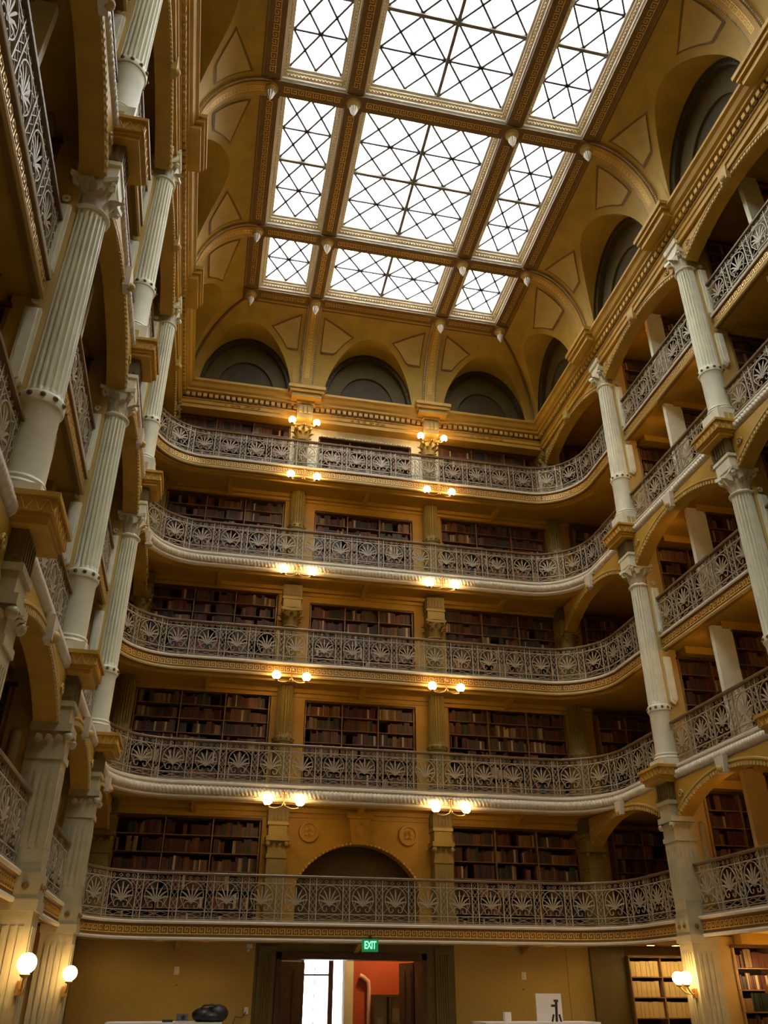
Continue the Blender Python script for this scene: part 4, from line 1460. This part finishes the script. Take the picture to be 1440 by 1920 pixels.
tag(MB().tube([(.72, 21.52, 0), (.72, 21.52, 1.72), (.70, 21.52, 1.86), (.58, 21.52, 1.95), (.50, 21.52, 1.98)], .05, 10).build('standpipe', 'pink', None, smooth=1.), 'pink painted pipe bending on the red wall in the doorway', 'pipe')
dc = thing('display_case', 'glazed display case with papers against the red wall behind the door', 'display case', (1.15, 21.35, 0))
boxpart('case_base', 'wood', dc, -.38, .38, -.15, .15, 0, .6)
boxpart('case_back', 'cream', dc, -.38, .38, .12, .15, .6, 1.55)
for x in (-.38, -.02, .35):
    boxpart('case_post', 'wood', dc, x, x + .03, -.15, .12, .6, 1.55)
boxpart('case_top', 'wood', dc, -.38, .38, -.15, .15, 1.55, 1.6)
boxpart('pane', 'glass', dc, -.35, -.02, -.15, -.144, .6, 1.55)
boxpart('pane', 'glass', dc, .01, .35, -.15, -.144, .6, 1.55)
for x, z, w, h in ((-.25, .95, .14, .2), (.1, 1.05, .2, .28)):
    tag(boxpart('exhibit_paper', 'paper', None, 1.15 + x, 1.15 + x + w, 21.45, 21.46, z, z + h), 'small cream paper in the display case, ' + ('lower left' if x < 0 else 'upper right'), 'paper')

t = thing('added_ceiling_lamp', 'added flush ceiling lamp in the passage behind the doorway', 'lamp', (1.0, 20.7, 3.38))  # unseen lamp added to brighten the red passage wall
MB().lathe([(.22, .02), (.22, -.03), (.19, -.03)], 18, caps=False).build('rim', 'brass', t)
MB().lathe([(.001, -.06), (.12, -.05), (.19, -.02)], 18, caps=False).build('lens', 'downlight', t)
sg = thing('exit_sign', 'green illuminated EXIT sign above the doorway', 'exit sign', (.062, YB - .11, 2.355))
boxpart('sign_box', 'exit', sg, -.16, .16, -.03, .03, -.03, .19)
boxpart('bracket', 'black', sg, -.03, .03, -.01, .01, .19, .26)
fc = bpy.data.curves.new('exit_lettering', 'FONT')
fc.body = 'EXIT'
fc.size = .2
fc.align_x, fc.align_y = 'CENTER', 'CENTER'
fc.extrude = .003
fc.offset = .004
fc.space_character = .92
fc.materials.append(M['exit_text'])
ft = bpy.data.objects.new('lettering_source', fc)
fo = put('exit_lettering', bpy.data.meshes.new_from_object(ft))
bpy.data.objects.remove(ft)
fo.parent = sg
fo.location = (0, -.034, .08)
fo.rotation_euler = (PI / 2, 0, 0)
fo.scale = (.62, .95, 1)

# ------------------------------------------------------------------ things along the end wall at ground level
def white_case(x0, x1, y0, y1, h, label):
    t = thing('exhibition_case', label, 'display table', ((x0 + x1) / 2, (y0 + y1) / 2, 0))
    w, d = (x1 - x0) / 2, (y1 - y0) / 2
    boxpart('case_top', 'paper', t, -w, w, -d, d, h - .05, h)
    boxpart('case_body', 'wood', t, -w + .04, w - .04, -d + .04, d - .04, .25, h - .05)
    for a in (-1, 1):
        for b in (-1, 1):
            boxpart('leg', 'wood', t, a * (w - .07) - .03, a * (w - .07) + .03, b * (d - .07) - .03, b * (d - .07) + .03, 0, .25)
white_case(-4.68, -2.74, 16.9, 17.7, 1.18, 'long white-topped exhibition table by the wall left of the door')
white_case(2.0, 4.25, 16.9, 17.7, 1.165, 'long white-topped exhibition table by the wall right of the door')
bag = MB()
bag.sphere((-.1, 0, .1), .19, 16, 10, .62)
bag.sphere((.14, .02, .12), .2, 16, 10, .72)
bag.sphere((.02, -.06, .07), .2, 14, 8, .45)
bag.tube([(-.2, -.05, .14), (-.1, -.12, .24), (.05, -.12, .26), (.2, -.06, .2)], .015, 6)
tag(bag.build('shoulder_bag', 'black', None, smooth=1., loc=(-2.97, 17.2, 1.185)), 'soft black bag lying on the left white table', 'bag')
pj = thing('projector', 'small grey projector beside the black bag on the left table', 'projector', (-3.42, 17.2, 1.18))
boxpart('body', 'lead', pj, -.1, .1, -.12, .12, .02, .12)
MB().lathe([(.03, 0), (.035, .04), (.028, .05)], 14).build('lens', 'black', pj, smooth=.7).rotation_euler = (PI / 2, 0, 0)
pj.children[-1].location = (.02, -.12, .07)
tag(boxpart('notebook', 'black', None, -3.75, -3.57, 17.1, 17.3, 1.18, 1.215), 'flat black notebook left of the grey projector', 'notebook')
po = thing('poster_board', 'white board standing on the right white table', 'sign', (3.47, 17.45, 1.165))
boxpart('board', 'paper', po, -.26, .26, 0, .02, 0, .46)
boxpart('stand_foot', 'paper', po, -.2, .2, .02, .14, 0, .03)
st = thing('camera_tripod', 'black folded tripod standing before the white board', 'tripod', (3.5, 17.2, 1.165))
MB().tube([(0, 0, 0), (.02, 0, .33)], .024, 8).build('leg', 'black', st)
MB().tube([(-.09, 0, 0), (-.05, 0, .12)], .018, 8).build('leg', 'black', st)
MB().tube([(.09, 0, 0), (.06, 0, .12)], .018, 8).build('leg', 'black', st)
boxpart('head', 'black', st, -.08, .03, -.03, .03, .24, .28)
boxpart('head_clamp', 'black', st, -.02, .05, -.03, .03, .32, .36)
for x, z, l in ((-3.62, 2.0, 'left of the door'), (3.62, 1.95, 'right of the door')):
    t = thing('wall_sensor', 'small white wall plate on the beige panel ' + l, 'wall plate', (x, YF, z))
    boxpart('plate', 'paper', t, -.05, .05, -.015, 0, -.07, .07)
    MB().sphere((0, -.02, -.02), .025, 8, 6).build('lens', 'paper', t, smooth=1.)
    MB().tube([(.02 * (1 if x < 0 else -1), -.005, -.25), (.04 * (1 if x < 0 else -1), -.005, -.25)], .012, 6).build('screw_hook', 'black', t)
t = thing('security_camera', 'small security camera at the top of the beige panel left of the door', 'camera', (-2.25, YF, 2.42))
boxpart('mount', 'paper', t, -.04, .08, -.06, 0, -.02, .06)
MB().lathe([(.03, 0), (.03, .12), (.02, .13)], 12).build('barrel', 'paper', t, smooth=.7).rotation_euler = (PI / 2 + .5, 0, 0)
t = thing('wall_socket', 'white socket with a trailing cable beside the left door pilaster', 'socket', (-2.2, YF, 1.32))
boxpart('plate', 'paper', t, -.04, .04, -.02, 0, -.06, .06)
MB().tube([(0, -.03, -.02), (-.08, -.03, -.12), (-.2, -.03, -.1), (-.25, -.03, -.25)], .008, 6).build('cable', 'black', t, smooth=1.)
tag(boxpart('speaker_box', 'paper', None, 2.52, 2.64, 17.3, 17.42, 1.165, 1.32), 'small white box at the near end of the right white table', 'box')
# white call-number cards hung on the posts
for y, z, l in ((MIDY[0], 12.15, 'fourth'), ):
    c = thing('hanging_card', 'white card hung on the bookcase by the grey post, right side of the %s gallery' % l, 'card', (6.36, y - .46, z))
    boxpart('card', 'paper', c, -.07, .07, -.005, .005, -.2, .2)
    MB().tube([(0, 0, .2), (.0, .0, .32)], .004, 4).build('string', 'black', c)
